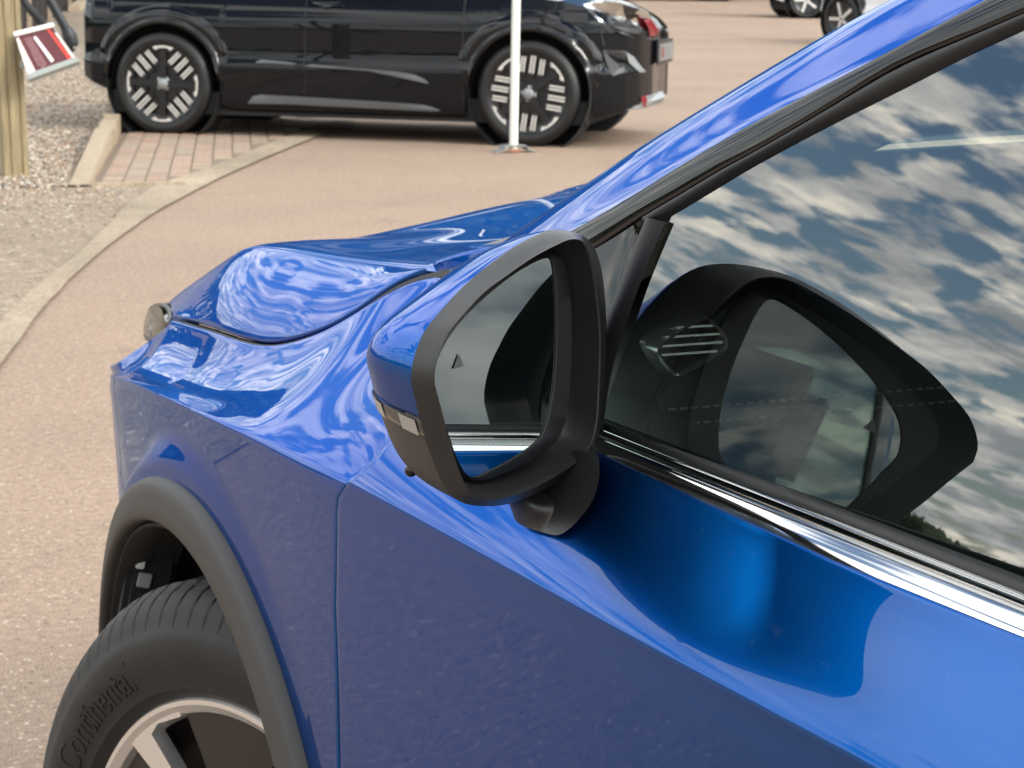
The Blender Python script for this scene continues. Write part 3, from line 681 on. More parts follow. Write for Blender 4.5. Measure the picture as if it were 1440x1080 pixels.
TL = curve_on(trim_lo, -2.9, 1.5, .004); BL = curve_on(blue_lo, -2.9, 1.5, .006); GU = curve_on(glas_up, -2.9, 1.5, .001)
def pair(A, B, n=110): return cr(A, n), cr(B, n)
# gloss black trim between the painted pillar and the window rubber
a_, b_ = pair(TL, BL); g_ = np.array([a_*(1-t)+b_*t+GN*.0006*4*t*(1-t) for t in np.linspace(0, 1, 8)]); panel('pillar_trim', g_, M['gloss'], car, edge=.0012, depth=.006, sharp=60)
panel('pillar_trim', mirrored(g_[:, ::3]), M['gloss'], car, out=(1, 0, .3), edge=.0012, depth=.006, sharp=60)
# window rubber
TLs = TL[int(np.argmin(np.linalg.norm(TL-on_glass(896, 308, .0042), axis=1))):]
a_, b_ = pair(GU, TLs); g_ = np.array([a_*(1-t)+b_*t+GN*(.0035*math.sin(math.pi*t)**.5-.002) for t in np.linspace(0, 1, 9)]); grid('window_seal', g_, M['rubber'], car)
# painted pillar: rounded from the trim over to the windscreen
up_px = [(690, 366), (735, 332), (780, 299), (819, 271), (890, 222), (960, 178), (1060, 116), (1160, 57), (1270, 0), (1440, -86), (1600, -165)]
def pil_fx(Y, Z): return -.868+.2146*(Z-1.0)+.058-.05*(Y+.9)*0
PU0 = cr([on_surf(a, b, pil_fx) for a, b in up_px], 60)
P = list(PU0); d = (PU0[-1]-PU0[-4]); s = d[2]/-d[1]; L_ = PU0[-1][1]+2.9
for y in np.linspace(PU0[-1][1], -2.9, 24)[1:]:
    t = (PU0[-1][1]-y)/L_; z = PU0[-1][2]+s*L_*(t-t*t*.5); P.append(np.array([pil_fx(y, z), y, z]))
PU = cr(P, 110); a_ = cr(BL, 110)
rowsP = []
for t in np.linspace(0, 1, 22):
    p = a_*(1-t)+PU*t; nrm = unit([-.70, .28, .66]); h = .013*math.sin(math.pi*t)*t**.35; rowsP.append(p+nrm*h)
rowsP = [a_+GN*-.010] + [a_+GN*.0]+rowsP[1:]
panel('windscreen_pillar', np.array(rowsP), Bl, car, out=(-.7, .2, .7), edge=.0012, depth=.010, sharp=70)
panel('windscreen_pillar', mirrored(np.array(rowsP)[:, ::2]), Bl, car, out=(.7, .2, .7), edge=.0012, depth=.010, sharp=70)
# windscreen and roof
PUw = PU+np.array([.006, .002, -.002]); iw = int(np.argmin(np.abs(PU[:, 1]+1.30)))
def bow(P, amt, rise, n=26):
    return np.array([[P[0]*(-t), P[1]+amt*(1-t*t), P[2]+rise*(1-t*t)] for t in np.linspace(-1, 1, n)])
wsG = np.array([bow(PUw[i], .15*(1-i/len(PU)*.6), .035*(i/iw)) for i in range(8, iw+1, 2)])
grid('windscreen', wsG, M['glass'], car)
roof = np.array([bow(PU[i], .20*(1-i/len(PU)*.6), .035+.02*((i-iw)/(len(PU)-iw))) for i in range(iw, len(PU), 2)]); grid('roof', roof, Bl, car, thick=.01)
rl = roof[-1]; tail = loft([rl, rl*[.98, 1, 1]+[0, -.28, -.22], rl*[1.0, 1, 0]+[0, -.42, .95], rl*[1.02, 1, 0]+[0, -.48, .7], rl*[1.02, 1, 0]+[0, -.45, .36]], 26, 30)
grid('rear_window', tail[:14], M['rear_glass'], car)
grid('tailgate', tail[13:], Bl, car, thick=.006)
hl_ = np.array([p*[.985, 1, 1]+[0, 0, -.035] for p in roof.reshape(-1, 3)]).reshape(roof.shape); grid('headlining', hl_, M['headliner'], car, thick=.005)
# cowl between bonnet and windscreen
cw0 = bow(PUw[8]+[0, .0, 0], .15*(1-8/len(PU)*.6), 0); cw1 = cw0*[.95, 1, 1]+np.array([0, .30, -.19])
grid('cowl_panel', np.array([cw0*(1-t)+cw1*t for t in np.linspace(0, 1, 6)]), M['plastic'], car, thick=.004)
for x0 in (-.55, .1): tube('wiper_arm', [(x0, -.12, 1.045), (x0+.25, -.17, 1.085), (x0+.5, -.16, 1.085)], .006, M['plastic'], car, n=12)
prism('cowl_corner', [onZ(*p, 1.016) for p in ((614, 379), (634, 364), (662, 350), (705, 336), (770, 318), (790, 345), (720, 380), (650, 400), (622, 398))], (0, 0, -1), .02, M['plastic'], car)
# quarter light panel ahead of the window and the division bar
bar_l = cr([on_glass(*p, .003) for p in ((908, 305), (887, 358), (866, 412), (846, 458), (832, 520), (826, 600))], 30)
bar_r = cr([on_glass(*p, .003) for p in ((936, 312), (919, 352), (902, 394), (875, 473), (859, 528), (848, 604))], 30)
g_ = np.array([bar_l*(1-t)+bar_r*t+GN*.004*math.sin(math.pi*t) for t in np.linspace(0, 1, 8)]); grid('division_bar', g_, M['rubber'], car)
sill_l = on_glass(826, 604, .004); q1 = on_glass(690, 420, .004); q2 = on_glass(822, 358, .004)
edge_top = cr([on_glass(*p, .0045) for p in ((716, 452), (735, 420), (770, 390), (827, 356), (870, 330), (905, 307))], 30)
edge_bot = cr([on_glass(*p, .0045) for p in ((640, 520), (700, 545), (770, 575), (826, 602), (832, 520), (905, 310))], 30)
lowline = lin([on_glass(*p, .0045) for p in ((716, 458), (740, 560), (826, 604), (826, 600))], 30)
tri_bot = np.vstack([lin(lowline[:25], 20), lin([bar_l[-1], bar_l[0]], 11)[1:]])
tri_top = cr(edge_top, 30)
g_ = np.array([tri_bot*(1-t)+tri_top*t for t in np.linspace(0, 1, 16)]); grid('quarter_panel', g_, M['gloss'], car)
# window glass (front door), then the further side windows as dark glass
sill_z = lambda y: float(Zb(y))+.010
gy = np.linspace(-1.46, -.56, 40)
gt = np.array([[np.interp(y, GU[::-1, 1], GU[::-1, k]) for k in range(3)] for y in gy])
fr = np.array([[np.interp(z, bar_r[::-1, 2], bar_r[::-1, k]) for k in range(3)] for z in np.linspace(.985, bar_r[0][2], 10)])
Gg = []
yb0, yt0 = bar_l[-1][1], bar_r[0][1]
for t in np.linspace(0, 1, 46):
    yb_, yt_ = yb0*(1-t)-1.48*t, yt0*(1-t)-1.48*t; zt = float(np.interp(yt_, GU[::-1, 1], GU[::-1, 2])); Gg.append([glass_pt(yb_*(1-v)+yt_*v, .975*(1-v)+zt*v, 0) for v in np.linspace(0, 1, 16)])
grid('side_window', np.array(Gg), M['glass'], car)
Gg = []
for y in np.linspace(-2.35, -1.54, 20):
    zt = float(np.interp(y, GU[::-1, 1], GU[::-1, 2])); Gg.append([glass_pt(y, z, 0) for z in np.linspace(.975, zt, 8)])
rg = np.array(Gg); grid('side_window', rg, M['rear_glass'], car)
Gg = []
for y in np.linspace(-2.95, -2.40, 20):
    zt = float(np.interp(y, GU[::-1, 1], GU[::-1, 2])); Gg.append([glass_pt(y, z, 0) for z in np.linspace(.99, zt, 8)])
grid('side_window', np.array(Gg), M['rear_glass'], car)
grid('door_pillar_trim', np.array([[glass_pt(y, z, .003) for z in np.linspace(1.0, float(np.interp(y, GU[::-1, 1], GU[::-1, 2])), 6)] for y in np.linspace(-1.55, -1.47, 5)]), M['gloss'], car, thick=.004)
Gg = []
for y in np.linspace(-2.4, -.60, 30):
    zt = float(np.interp(y, GU[::-1, 1], GU[::-1, 2])); Gg.append([glass_pt(y, z, 0)*[-1, 1, 1] for z in np.linspace(.985, zt, 8)])
grid('side_window', np.array(Gg), M['glass'], car)
# chrome strip along the belt: rounded section, thin lip above, shadow gap below
def belt_line(pxs, X0, off): return [onX(a, b, X0) for a, b in pxs]
ch_lo = cr([onX(*p, -.8955) for p in ((832, 646), (924, 693), (1028, 741), (1127, 783), (1280, 844), (1440, 910))], 60)
ch_up = cr([onX(*p, -.8810) for p in ((836, 611), (924, 648), (1028, 691), (1120, 728), (1260, 782), (1440, 853))], 60)
def run(P, y0, y1, n=120):
    P = np.asarray(P); zf = np.polyfit(P[:, 1], P[:, 2], 1); ys = np.linspace(y0, y1, n); return np.array([(P[0][0]+float(np.interp(y, [-3.2, -1.4, -.5], [.085, .002, .0])), y, np.polyval(zf, y) if y > -1.3 else np.polyval(zf, -1.3)+.03*(-1.3-y)) for y in ys])
cl_, cu_ = run(ch_lo, -3.2, -.60), run(ch_up, -3.2, -.60)
sec = []
for t in np.linspace(0, 1, 14):
    b = 4*t*(1-t); sec.append(cl_*(1-t)+cu_*t+np.array([-.0021, 0, .0011])*b**.8)
sec = [cl_+[.006, 0, -.001]]+sec+[cu_+[.004, 0, -.001]]
ch = grid('chrome_strip', np.array(sec), M['chrome'], car, sharp=60, thick=.002)
lip = [cu_+[.0035, 0, .0002], cu_+[.0025, 0, .0022], cu_+[.0045, 0, .0034], cu_+[.0065, 0, .0028]]
grid('chrome_lip', np.array(lip), M['chrome'], car, sharp=60)
sl = [cu_+[.005, 0, .002], cu_+[.006, 0, .0045], cu_+[.009, 0, .0068], cu_+[.016, 0, .006]]
grid('waist_seal', np.array(sl), M['rubber'], car, sharp=60, thick=.002)
gp = [cl_+[.002, 0, -.0002], cl_+[.010, 0, -.004], cl_+[.012, 0, -.010]]
grid('belt_gap_seal', np.array(gp), M['rubber'], car, thick=.002)
far_b = [np.array(s)*[-1, 1, 1] for s in sec]; grid('chrome_strip', np.array(far_b)[:, ::4], M['chrome'], car)
# ------------------------------------------------------------------ inside
dsh = []
for x in np.linspace(-.74, .74, 40):
    e = 1-(x/.74)**2; s_ = .02*e**.5 if e > 0 else 0
    dsh.append([(x, -.08+.12*e, 1.008), (x, -.25+.05*e, 1.010), (x, -.36, 1.012+s_*.3), (x, -.42, 1.006), (x, -.462, .980), (x, -.478, .955), (x, -.480, .950), (x, -.483, .945), (x, -.52, .90), (x, -.55, .82), (x, -.54, .70), (x, -.50, .50)])
dshG = np.array([lin(r, 12) if False else np.array(r) for r in dsh])
dash = grid('dashboard', loft([dshG[:, j] for j in range(12)], 60, 60), M['dash'], car, thick=.006)
for dy in (-.0035, .0035):
    bm = bmesh.new()
    for k in range(150):
        x = -.70+k*.0094; box_bm(bm, (x, -.4845+dy*.35, .9475+dy*1.6), (.0055, .0016, .0016))
    me = bpy.data.meshes.new('stitching'); bm.to_mesh(me); bm.free(); link('stitching', me, M['stitch'], dash, kind='stuff')
# diamond-shaped side vent
vp = [onY(*p, -.492) for p in ((916, 490), (928, 478), (975, 448), (990, 443), (1003, 452), (1019, 474), (1020, 486), (1008, 497), (950, 528), (941, 528), (918, 503))]
vp = np.array(vp); vcn = vp.mean(0); vl = cr(vp, 60, True)
vent = empty('air_vent', (0, 0, 0)); vent.parent = car
vg = np.array([vl+[0, .012, 0], vl+[0, -.004, 0], vl+(vcn-vl)*.05+[0, -.0065, 0], vl+(vcn-vl)*.13+[0, -.0055, 0], vl+(vcn-vl)*.17+[0, .0, 0], vl+(vcn-vl)*.2+[0, .03, 0]])
grid('vent_surround', vg, M['vent'], vent, wrap=True, caps=(1,), sharp=50)
zmin, zmax = vp[:, 2].min(), vp[:, 2].max()
for z in np.linspace(zmin+.014, zmax-.010, 4):
    inn = vl+(vcn-vl)*.18; xs = [p[0] for p in inn if abs(p[2]-z) < .0035]
    if len(xs) > 1: box('vent_slat', ((min(xs)+max(xs))/2, -.486, z), (max(xs)-min(xs), .022, .0016), M['vent'], vent, Matrix.Rotation(-.25, 3, 'X'))
# door card inside the glass
dc = []
for y in np.linspace(-1.46, -.52, 30):
    dc.append([(-.852, y, .972), (-.842, y, .985), (-.815, y, .998), (-.790, y, .992), (-.778, y, .970), (-.775, y, .93), (-.775, y, .60)])
dcard = grid('door_card', loft([np.array(dc)[:, j] for j in range(7)], 40, 30), M['card_grey'], car, thick=.004)
grid('door_card', mirrored(np.array(dc)), M['card_grey'], car, thick=.004)
box('floor_pan', (0, -1.5, .28), (1.5, 3.2, .04), M['liner'], car)
box('bulkhead', (0, -.40, .62), (1.46, .02, .62), M['liner'], car)
for sx in (-.38, .38):
    st_ = empty('front_seat', (sx, -1.82, .27)); st_.parent = car
    box('seat_cushion', (0, .08, .14), (.5, .5, .18), M['seat'], st_, None, .05)
    box('seat_back', (0, -.26, .50), (.5, .14, .62), M['seat'], st_, Matrix.Rotation(.25, 3, 'X'), .05)
    box('head_restraint', (0, -.40, .92), (.27, .09, .18), M['seat'], st_, Matrix.Rotation(.2, 3, 'X'), .035)
box('rear_bench', (0, -2.7, .60), (1.3, .4, .6), M['seat'], car, None, .08)
tor = []
for a in np.linspace(0, 2*np.pi, 49): tor.append((.38+.185*math.cos(a), -.84-.06*math.sin(a), .86+.175*math.sin(a)))
tube('steering_wheel', tor, .014, M['dash'], car)
ip = [p+np.array([.05, -.02, -.02]) for p in PU[:iw]]
tube('inner_pillar_trim', np.array(ip)[::4], .03, M['headliner'], car, seg=8)
# ------------------------------------------------------------------ door mirror
MN = unit([math.sin(.624), -math.cos(.624), math.sin(-.0588)]); MP = np.array([-1.0, -.8393, 1.06])
def on_m(px, py, d=0.): return on_plane(px, py, MP-MN*d, MN)
mir = empty('door_mirror', (0, 0, 0)); mir.parent = car
K1 = [(609, 537), (611, 514), (618, 492), (630, 468), (650, 443), (680, 411), (712, 387), (750, 361), (782, 344), (802, 336), (817, 338), (827, 352), (835, 385), (840, 420), (844, 462), (844, 512), (842, 560), (840, 592), (833, 622), (817, 644), (790, 664), (748, 687), (713, 700), (688, 704), (667, 699), (649, 674), (632, 624), (618, 570)]
K2 = [(582, 536), (586, 506), (600, 470), (625, 437), (660, 400), (700, 367), (737, 342), (775, 325), (800, 325), (822, 333), (836, 348), (846, 380), (851, 420), (853, 462), (853, 512), (850, 560), (846, 596), (838, 630), (820, 652), (790, 674), (748, 697), (713, 709), (684, 712), (655, 708), (632, 690), (610, 640), (595, 590)]
def ring_m(K, n, d, sharp_first=True):
    P = [on_m(*p, d) for p in K]; P = P+[P[0]]; return cr(P, n+1)[:-1]
def resamp(R, n): 
    R = np.vstack([R, R[:1]]); return lin(R, n+1)[:-1]
NM = 160
def ang_match(R, ref_c):         # resample a ring at equal polar angles about the centre so that rings line up
    u = unit(np.cross([0, 0, 1.], MN)); w = np.cross(MN, u); q = (R-ref_c) @ np.array([u, w]).T
    a = np.unwrap(np.arctan2(q[:, 1], q[:, 0])); 
    return q, a
Mc = np.mean([on_m(*p) for p in K1], 0)
U_ = unit(np.cross([0, 0, 1.], MN)); W_ = np.cross(MN, U_)
def polar_ring(R, th):
    q = np.c_[(R-Mc) @ U_, (R-Mc) @ W_]; a = np.arctan2(q[:, 1], q[:, 0]); r = np.hypot(q[:, 0], q[:, 1]); o = np.argsort(a); a, r = a[o], r[o]
    aa = np.r_[a-2*np.pi, a, a+2*np.pi]; rr = np.r_[r, r, r]; dpt = ((R-Mc) @ MN).mean(); rv = np.interp(th, aa, rr)
    return Mc+np.outer(rv*np.cos(th), U_)+np.outer(rv*np.sin(th), W_)+MN*dpt
corner = on_m(609, 537); ca = math.atan2((corner-Mc) @ W_, (corner-Mc) @ U_)
TH = np.linspace(ca, ca+2*np.pi, NM, endpoint=False)
r1 = polar_ring(ring_m(K1, 400, 0), TH)
r2 = polar_ring(ring_m(K2, 400, .012), TH)
shrk = lambda R, k, d: Mc+(R-Mc-((R-Mc) @ MN)[:, None]*MN)*k+MN*(((R-Mc) @ MN)[:, None])+unit([-.30, .95, .03])*d
# outer band, rounded lip and inner wall of the frame
lipo = [shrk(r1, 1.0, 0)]
Gm = np.array([r2+MN*-.002, r2, r2*.5+r1*.5+MN*.0006, shrk(r1, 1.004, .0015), shrk(r1, .998, -.0004), shrk(r1, .986, .0004), shrk(r1, .972, .006), shrk(r1, .945, .013), shrk(r1, .91, .020), shrk(r1, .86, .025)])
grid('mirror_frame', Gm, M['plastic'], mir, wrap=True, sharp=40)
# back plate closing the cavity
grid('cavity_floor', np.array([shrk(r1, .88, .024), shrk(r1, .5, .027), shrk(r1, .02, .027)]), M['plastic'], mir, wrap=True, caps=(1,))
# glass carrier: seam ring and bezel, then the glass, on its own slightly upturned plane
MG = unit([math.sin(.505), -math.cos(.505), math.sin(.030)]); GD = .017
gpl = Mc-MN*GD
def on_g(px, py, d=0.): return on_plane(px, py, gpl-MG*d, MG)
KB = [(777, 358), (792, 365), (800, 392), (804, 432), (805, 480), (804, 520), (801, 557), (797, 588), (787, 616), (772, 632), (750, 648), (712, 666), (684, 676), (662, 675), (645, 656), (630, 620), (618, 575), (607, 540), (608, 512), (624, 476), (655, 436), (710, 388), (750, 364)]
KG = [(768, 362), (774, 364), (779, 385), (781, 420), (782, 470), (780, 520), (776, 557), (767, 598), (755, 620), (735, 636), (712, 650), (688, 662), (668, 671), (655, 668), (642, 648), (629, 612), (616, 572), (609, 542), (611, 512), (627, 478), (657, 440), (710, 393), (745, 371)]
def ringg(K, n, d=0.): P = [on_g(*p, d) for p in K]; return cr(P, n, True)
kb, kg = ringg(KB, 140), ringg(KG, 140)
grid('glass_carrier', np.array([kb-MG*.012, kb-MG*.001, kb+(Mc-MN*GD-kb)*.01, kg+MG*.0012, kg+(kg.mean(0)-kg)*.008+MG*.0002]), M['plastic'], mir, wrap=True, sharp=50)
mg = grid('mirror_glass', np.array([kg+(kg.mean(0)-kg)*t for t in (0, .5, .98)]), M['mirror'], mir, wrap=True, caps=(1,), smooth=False)
# blind-spot warning triangle etched in the glass
tri = [on_g(*p, -.0006) for p in ((645, 497), (637, 519), (652, 515))]; prism('warning_triangle', tri, MG, .0001, bsdf('etched_triangle', (.13, .14, .138), .3), mir)
# maker's clip at the lower edge of the carrier
# cap: lofts forward from the frame and closes
CDIR = unit([-.22, .97, .05]); CQ = on_m(695, 535, .012); zcor = r2[0][2]
caps_ = [(1.0, .0), (1.0, .006), (.992, .018), (.975, .032), (.935, .045), (.86, .056), (.72, .064), (.48, .069), (.22, .071), (.02, .0715)]
rings = []
for k, d in caps_:
    R0 = CQ+(r2-CQ)*k; wz_ = np.clip((r2[:, 2]-zcor)/.05, 0, 1); e = 1-.24*(d/.06)**1.4*wz_*(3-2*wz_)*wz_
    R0 = CQ+(R0-CQ)*np.maximum(e, .1)[:, None]; rings.append(R0+CDIR*d)
RG = np.array([cr(np.array(rings)[:, j], 40) for j in range(NM)]).transpose(1, 0, 2)
# index ranges round the ring: 0 at the outer corner, growing anticlockwise in (U, W)
zr = RG[2][:, 2]; 
def idx_of(px, py):
    p = on_m(px, py, .02); return int(np.argmin(np.linalg.norm(RG[2]-p, axis=1)))
i_lo = idx_of(596, 596); i_hi = idx_of(590, 578)
i_inner = idx_of(846, 560)
step = 1 if (i_lo-0) % NM < NM/2 else -1
order = lambda a, b, s: [(a+s*k) % NM for k in range(((b-a)*s) % NM+1)]
down = 1 if ((i_lo) % NM) < NM/2 else -1
up_ = -down
band_hi = i_hi; band_lo = i_lo
blue_ids = order(i_inner, band_hi, down)
lamp_ids = order(band_hi, band_lo, down)
black_ids = order(band_lo, i_inner, down)
def sub(name, ids, mat, lift=0., **kw): return grid(name, RG[:, ids]+0, mat, mir, sharp=40, **kw)
sub('mirror_cap', blue_ids, Bl, thick=.0015)
sub('mirror_cap_lower', black_ids, M['plastic'], thick=.0015)
ind = empty('indicator_lamp', (0, 0, 0)); ind.parent = mir
lampG = RG[:26, lamp_ids]; nrm_ = normals(lampG); cen = RG[:, :].reshape(-1, 3).mean(0)
if ((nrm_.reshape(-1, 3).mean(0)) @ (lampG.reshape(-1, 3).mean(0)-cen)) < 0: nrm_ = -nrm_
grid('lamp_body', RG[:, lamp_ids], bsdf('smoked_lamp_body', (.42, .40, .36), .25, .5), ind)
grid('lamp_lens', lampG[1:]+nrm_[1:]*.0008, M['lens'], ind)
for k0, k1 in ((2, 8), (13, 22)):
    grid('lamp_reflector', lampG[k0:k1, :]+nrm_[k0:k1, :]*.0013, bsdf('pale_lamp_insert', (.36, .35, .32), .25), ind)
# small forward camera at the underside of the cap
def to_px(P): v = np.asarray(P)-CAM; z = v @ CD; return np.stack([720+F_PX*(v @ CR)/z, 540-F_PX*(v @ CU)/z], -1)
_q = to_px(RG.reshape(-1, 3)); cpt = RG.reshape(-1, 3)[int(np.argmin(np.hypot(_q[:, 0]-570, _q[:, 1]-672)))]; bm = bmesh.new(); bmesh.ops.create_uvsphere(bm, u_segments=20, v_segments=12, radius=.0036); me = bpy.data.meshes.new('camera_pod'); bm.to_mesh(me); bm.free(); me.shade_smooth(); o = link('camera_pod', me, M['gloss'], mir); o.location = tuple(cpt)
# foot, from the underside of the housing to the door skin
def doorpt(px, py):
    n_ = unit([-.9, 0, .42]); return on_plane(px, py, (-.926, -.72, .955), n_)
base = [doorpt(*p) for p in ((722, 722), (765, 749), (793, 749), (834, 702), (842, 655), (780, 640))]
topf = [on_m(*p, .022) for p in ((706, 700), (738, 697), (770, 688), (828, 655), (840, 622), (780, 640))]
fl = loft([np.array(base), np.array(base)*.5+np.array(topf)*.5+[0, 0, .002], np.array(topf)], 60, 14, closed=True)
grid('mirror_foot', fl, M['plastic'], mir, wrap=True, caps=(0, 1), sharp=50)
# rest of the shell: sills and plain rear wheels
box('sill_trim', (-.885, -1.35, .30), (.07, 1.8, .16), M['clad'], car, None, .02); box('sill_trim', (.885, -1.35, .30), (.07, 1.8, .16), M['clad'], car, None, .02)
for (x, y, r_) in ((.79, 0, math.pi+ST), (-.80, -2.665, 0), (.80, -2.665, math.pi)):
    w2 = empty('wheel', (x, y, .358), r_); w2.parent = car
    link('tyre', bpy.data.meshes['tyre'], None, w2); rim2 = bpy.data.objects.new('rim', rim.data); S.collection.objects.link(rim2); rim2.parent = w2

# ================================================================== OTHER CARS
def make_hatch(name, origin, heading, paintm, label, detail=False):
    """A small hatchback. Local x runs forward from the front axle, y to the car's left, z up."""
    c = empty(name, tuple(origin), heading, label=label, cat='car')
    sx = [-3.24, -3.22, -3.17, -3.08, -2.92, -2.5, -1.3, -.2, .2, .38, .50, .60, .67, .715, .73]
    wx = [.40, .58, .72, .80, .850, .870, .875, .872, .860, .825, .765, .66, .52, .33, .15]
    Wd = lambda s: float(np.interp(s, sx, wx))
    inset = lambda z: float(np.interp(z, [.16, .22, .30, .46, .49, .52, .60, .74, .80, .88, .96, 1.04], [.060, .028, .012, -.004, -.006, .012, .016, .014, .020, .045, .085, .14]))
    ztop = lambda s: float(np.interp(s, [-3.24, -3.10, -2.8, -1.2, -.45, -.1, .2, .42, .56, .66, .73], [.92, 1.0, 1.03, 1.01, 1.0, .975, .94, .885, .82, .76, .70]))
    zbot = lambda s: float(np.interp(s, [-3.24, -3.05, -2.9, -2.0, -.6, .2, .45, .60, .73], [.40, .33, .28, .175, .175, .185, .20, .235, .30]))
    AR, AZ = .415, .345
    def zlow(s):
        z = zbot(s)
        for a in (0, -2.54):
            d = abs(s-a)
            if d < AR: z = max(z, AZ+math.sqrt(AR*AR-d*d))
        return z
    ss = np.unique(np.round(np.r_[np.linspace(-3.24, .73, 90), [a+AR*math.cos(t) for a in (0, -2.54) for t in np.linspace(0.02, math.pi-.02, 34)], np.linspace(.55, .73, 14), np.linspace(-3.24, -3.05, 12)], 4))
    G = []
    for s in ss:
        zl, zt = zlow(s), ztop(s); row = []; w0 = Wd(s)
        for v in np.linspace(0, 1, 26):
            z = zl+(zt-zl)*v; row.append((s, -(w0-inset(z)*min(1, w0/.8)), z))
        yl = row[-1][1]
        for v in np.linspace(0, 1, 10)[1:]: row.append((s, yl*(1-v), zt+.05*math.sin(v*math.pi/2)))
        G.append(row)
    G = np.array(G); fullG = np.concatenate([G, (G*[1, -1, 1])[:, ::-1][:, 1:]], axis=1)
    body = grid('body', fullG, paintm, c, sharp=32); solid(body, .012)
    for o, k in ((fullG[-1], 1), (fullG[0], 0)):
        mesh('nose_panel' if k else 'tail_panel', list(o), [tuple(range(len(o)))], paintm, c, smooth=False)
    gh = []
    for z, a, b, hw in ((1.0, -2.98, -.42, .80), (1.10, -2.97, -.62, .785), (1.25, -2.92, -.88, .735), (1.40, -2.80, -1.16, .665), (1.47, -2.68, -1.36, .60)):
        gh.append(cr([(b, 0, z), (b-.05, -hw*.75, z), (b-.22, -hw, z), ((a+b)/2, -hw-.01, z), (a+.15, -hw, z), (a+.02, -hw*.75, z), (a, 0, z), (a+.02, hw*.75, z), (a+.15, hw, z), ((a+b)/2, hw+.01, z), (b-.22, hw, z), (b-.05, hw*.75, z)], 80, True))
    grid('windows', np.array(gh[:4]), M['dark_glass'], c, wrap=True)
    top = np.array(gh[3:]+[gh[4]*[.8, .8, 1]+[-.4, 0, .03], gh[4]*[.1, .1, 1]+[-1.8, 0, .05]]); grid('roof', top, paintm, c, wrap=True, caps=(1,))
    trimm = M['gloss'] if detail else M['plastic']
    for a, ws in ((0., 1), (-2.54, 1), (0., -1), (-2.54, -1)):
        pr = [(.530, .871), (.515, .877), (.495, .881), (.465, .884), (.447, .880), (.443, .886), (.428, .893), (.408, .893), (.402, .888), (.402, .82)]
        g = []
        for t in np.linspace(R_(4), R_(176), 70):
            row = []; fade = min(1., (math.degrees(min(t, math.pi-t))-4)/24.)
            for r, y in pr:
                if r > .41: y = .868+(y-.868)*fade; r = .41+(r-.41)*(.25+.75*fade)
                s = a+r*math.cos(t); z = AZ+r*math.sin(t); yy = y-.875+min(Wd(s)-max(0, inset(z)) if z > .25 else Wd(s), .873)+.004
                yy = max(yy, y-.03-.04*(abs(s-a) > .3)) if r < .45 else yy
                row.append((s, -yy*ws, max(z, .17)))
            g.append(row)
        grid('wheel_arch', np.array(g), trimm, c, sharp=45)
        g = [[(a+r*math.cos(t), -y*ws, AZ+r*math.sin(t)) for r, y in ((.41, .86), (.415, .6), (.30, .58), (.02, .58))] for t in np.linspace(0, 2*math.pi, 40)]
        grid('arch_liner', np.array(g), M['liner'], c)
    for a in (0., -2.54):
        for sd_, hh in ((-1, 0.), (1, math.pi)):
            w = empty('wheel', (a, sd_*.775, .345), 0); w.parent = c; w.rotation_euler = (0, 0, hh+math.pi/2)     # local -x outwards
            if 'small_tyre' not in bpy.data.meshes: tyre_mesh('small_tyre', .345, .258, .195, M['rubber'], 120, False)
            link('tyre', bpy.data.meshes['small_tyre'], None, w)
            if detail and sd_ == -1:
                rm = closed_lathe('rim', [(.082, .2), (.086, .236), (.092, .243), (.086, .248), (.075, .249)], 90, M['alloy_black'], w); rm.scale = (1, 1.07, 1.07)
                closed_lathe('rim_face', [(.060, .001), (.060, .235)], 60, M['alloy_black'], rm)
                turn = 0. if a else 45.
                for q in range(4):
                    th = turn+90*q+ (8 if not a else 2)
                    def rp2(x, y, d): A = R_(th); return (-d, x*math.cos(A)-y*math.sin(A), x*math.sin(A)+y*math.cos(A))
                    # plain dark arm, silver bracket at the end, and three pairs of bars in the quarter beside it
                    prism('spoke', [rp2(.02, -.022, .083), (rp2(.212, -.020, .083)), rp2(.212, .020, .083), rp2(.02, .022, .083)], (1, 0, 0), .022, M['alloy_black'], rm)
                    prism('rim_bracket', [rp2(.240, -.002, .089), rp2(.237, -.045, .089), rp2(.226, -.072, .089), rp2(.210, -.048, .089), rp2(.224, -.026, .089), rp2(.226, .026, .089), rp2(.210, .048, .089), rp2(.226, .072, .089), rp2(.237, .045, .089)], (1, 0, 0), .010, M['silver'], rm)
                    A2 = R_(th+45)
                    def rp3(x, y, d): return (-d, x*math.cos(A2)-y*math.sin(A2), x*math.sin(A2)+y*math.cos(A2))
                    for yy in (-.060, 0., .060):
                        out_ = math.sqrt(.232**2-(abs(yy)+.02)**2)
                        for dy in (-.0095, .0095): prism('spoke_bar', [rp3(.125, yy+dy-.0056, .090), rp3(out_, yy+dy-.0056, .090), rp3(out_, yy+dy+.0056, .090), rp3(.125, yy+dy+.0056, .090)], (1, 0, 0), .010, M['silver'], rm)
                        prism('spoke', [rp3(.10, yy-.019, .081), rp3(out_+.004, yy-.019, .081), rp3(out_+.004, yy+.019, .081), rp3(.10, yy+.019, .081)], (1, 0, 0), .012, M['alloy_black'], rm)
                closed_lathe('hub_cap', [(.091, .001), (.091, .018), (.088, .024), (.075, .05)], 30, M['galv'], rm)
            else:
                rm = closed_lathe('rim', [(.06, .001), (.065, .20), (.086, .236), (.092, .243), (.086, .248)], 40, M['alloy_black'], w)
                for q in range(5):
                    A = R_(72*q); prism('spoke', [(-.085, r*math.cos(A+d), r*math.sin(A+d)) for r, d in ((.03, -.8), (.235, -.10), (.235, .10), (.03, .8))], (1, 0, 0), .02, M['silver'], rm)
    box('underbody', (-1.27, 0, .22), (3.3, 1.62, .15), M['liner'], c)
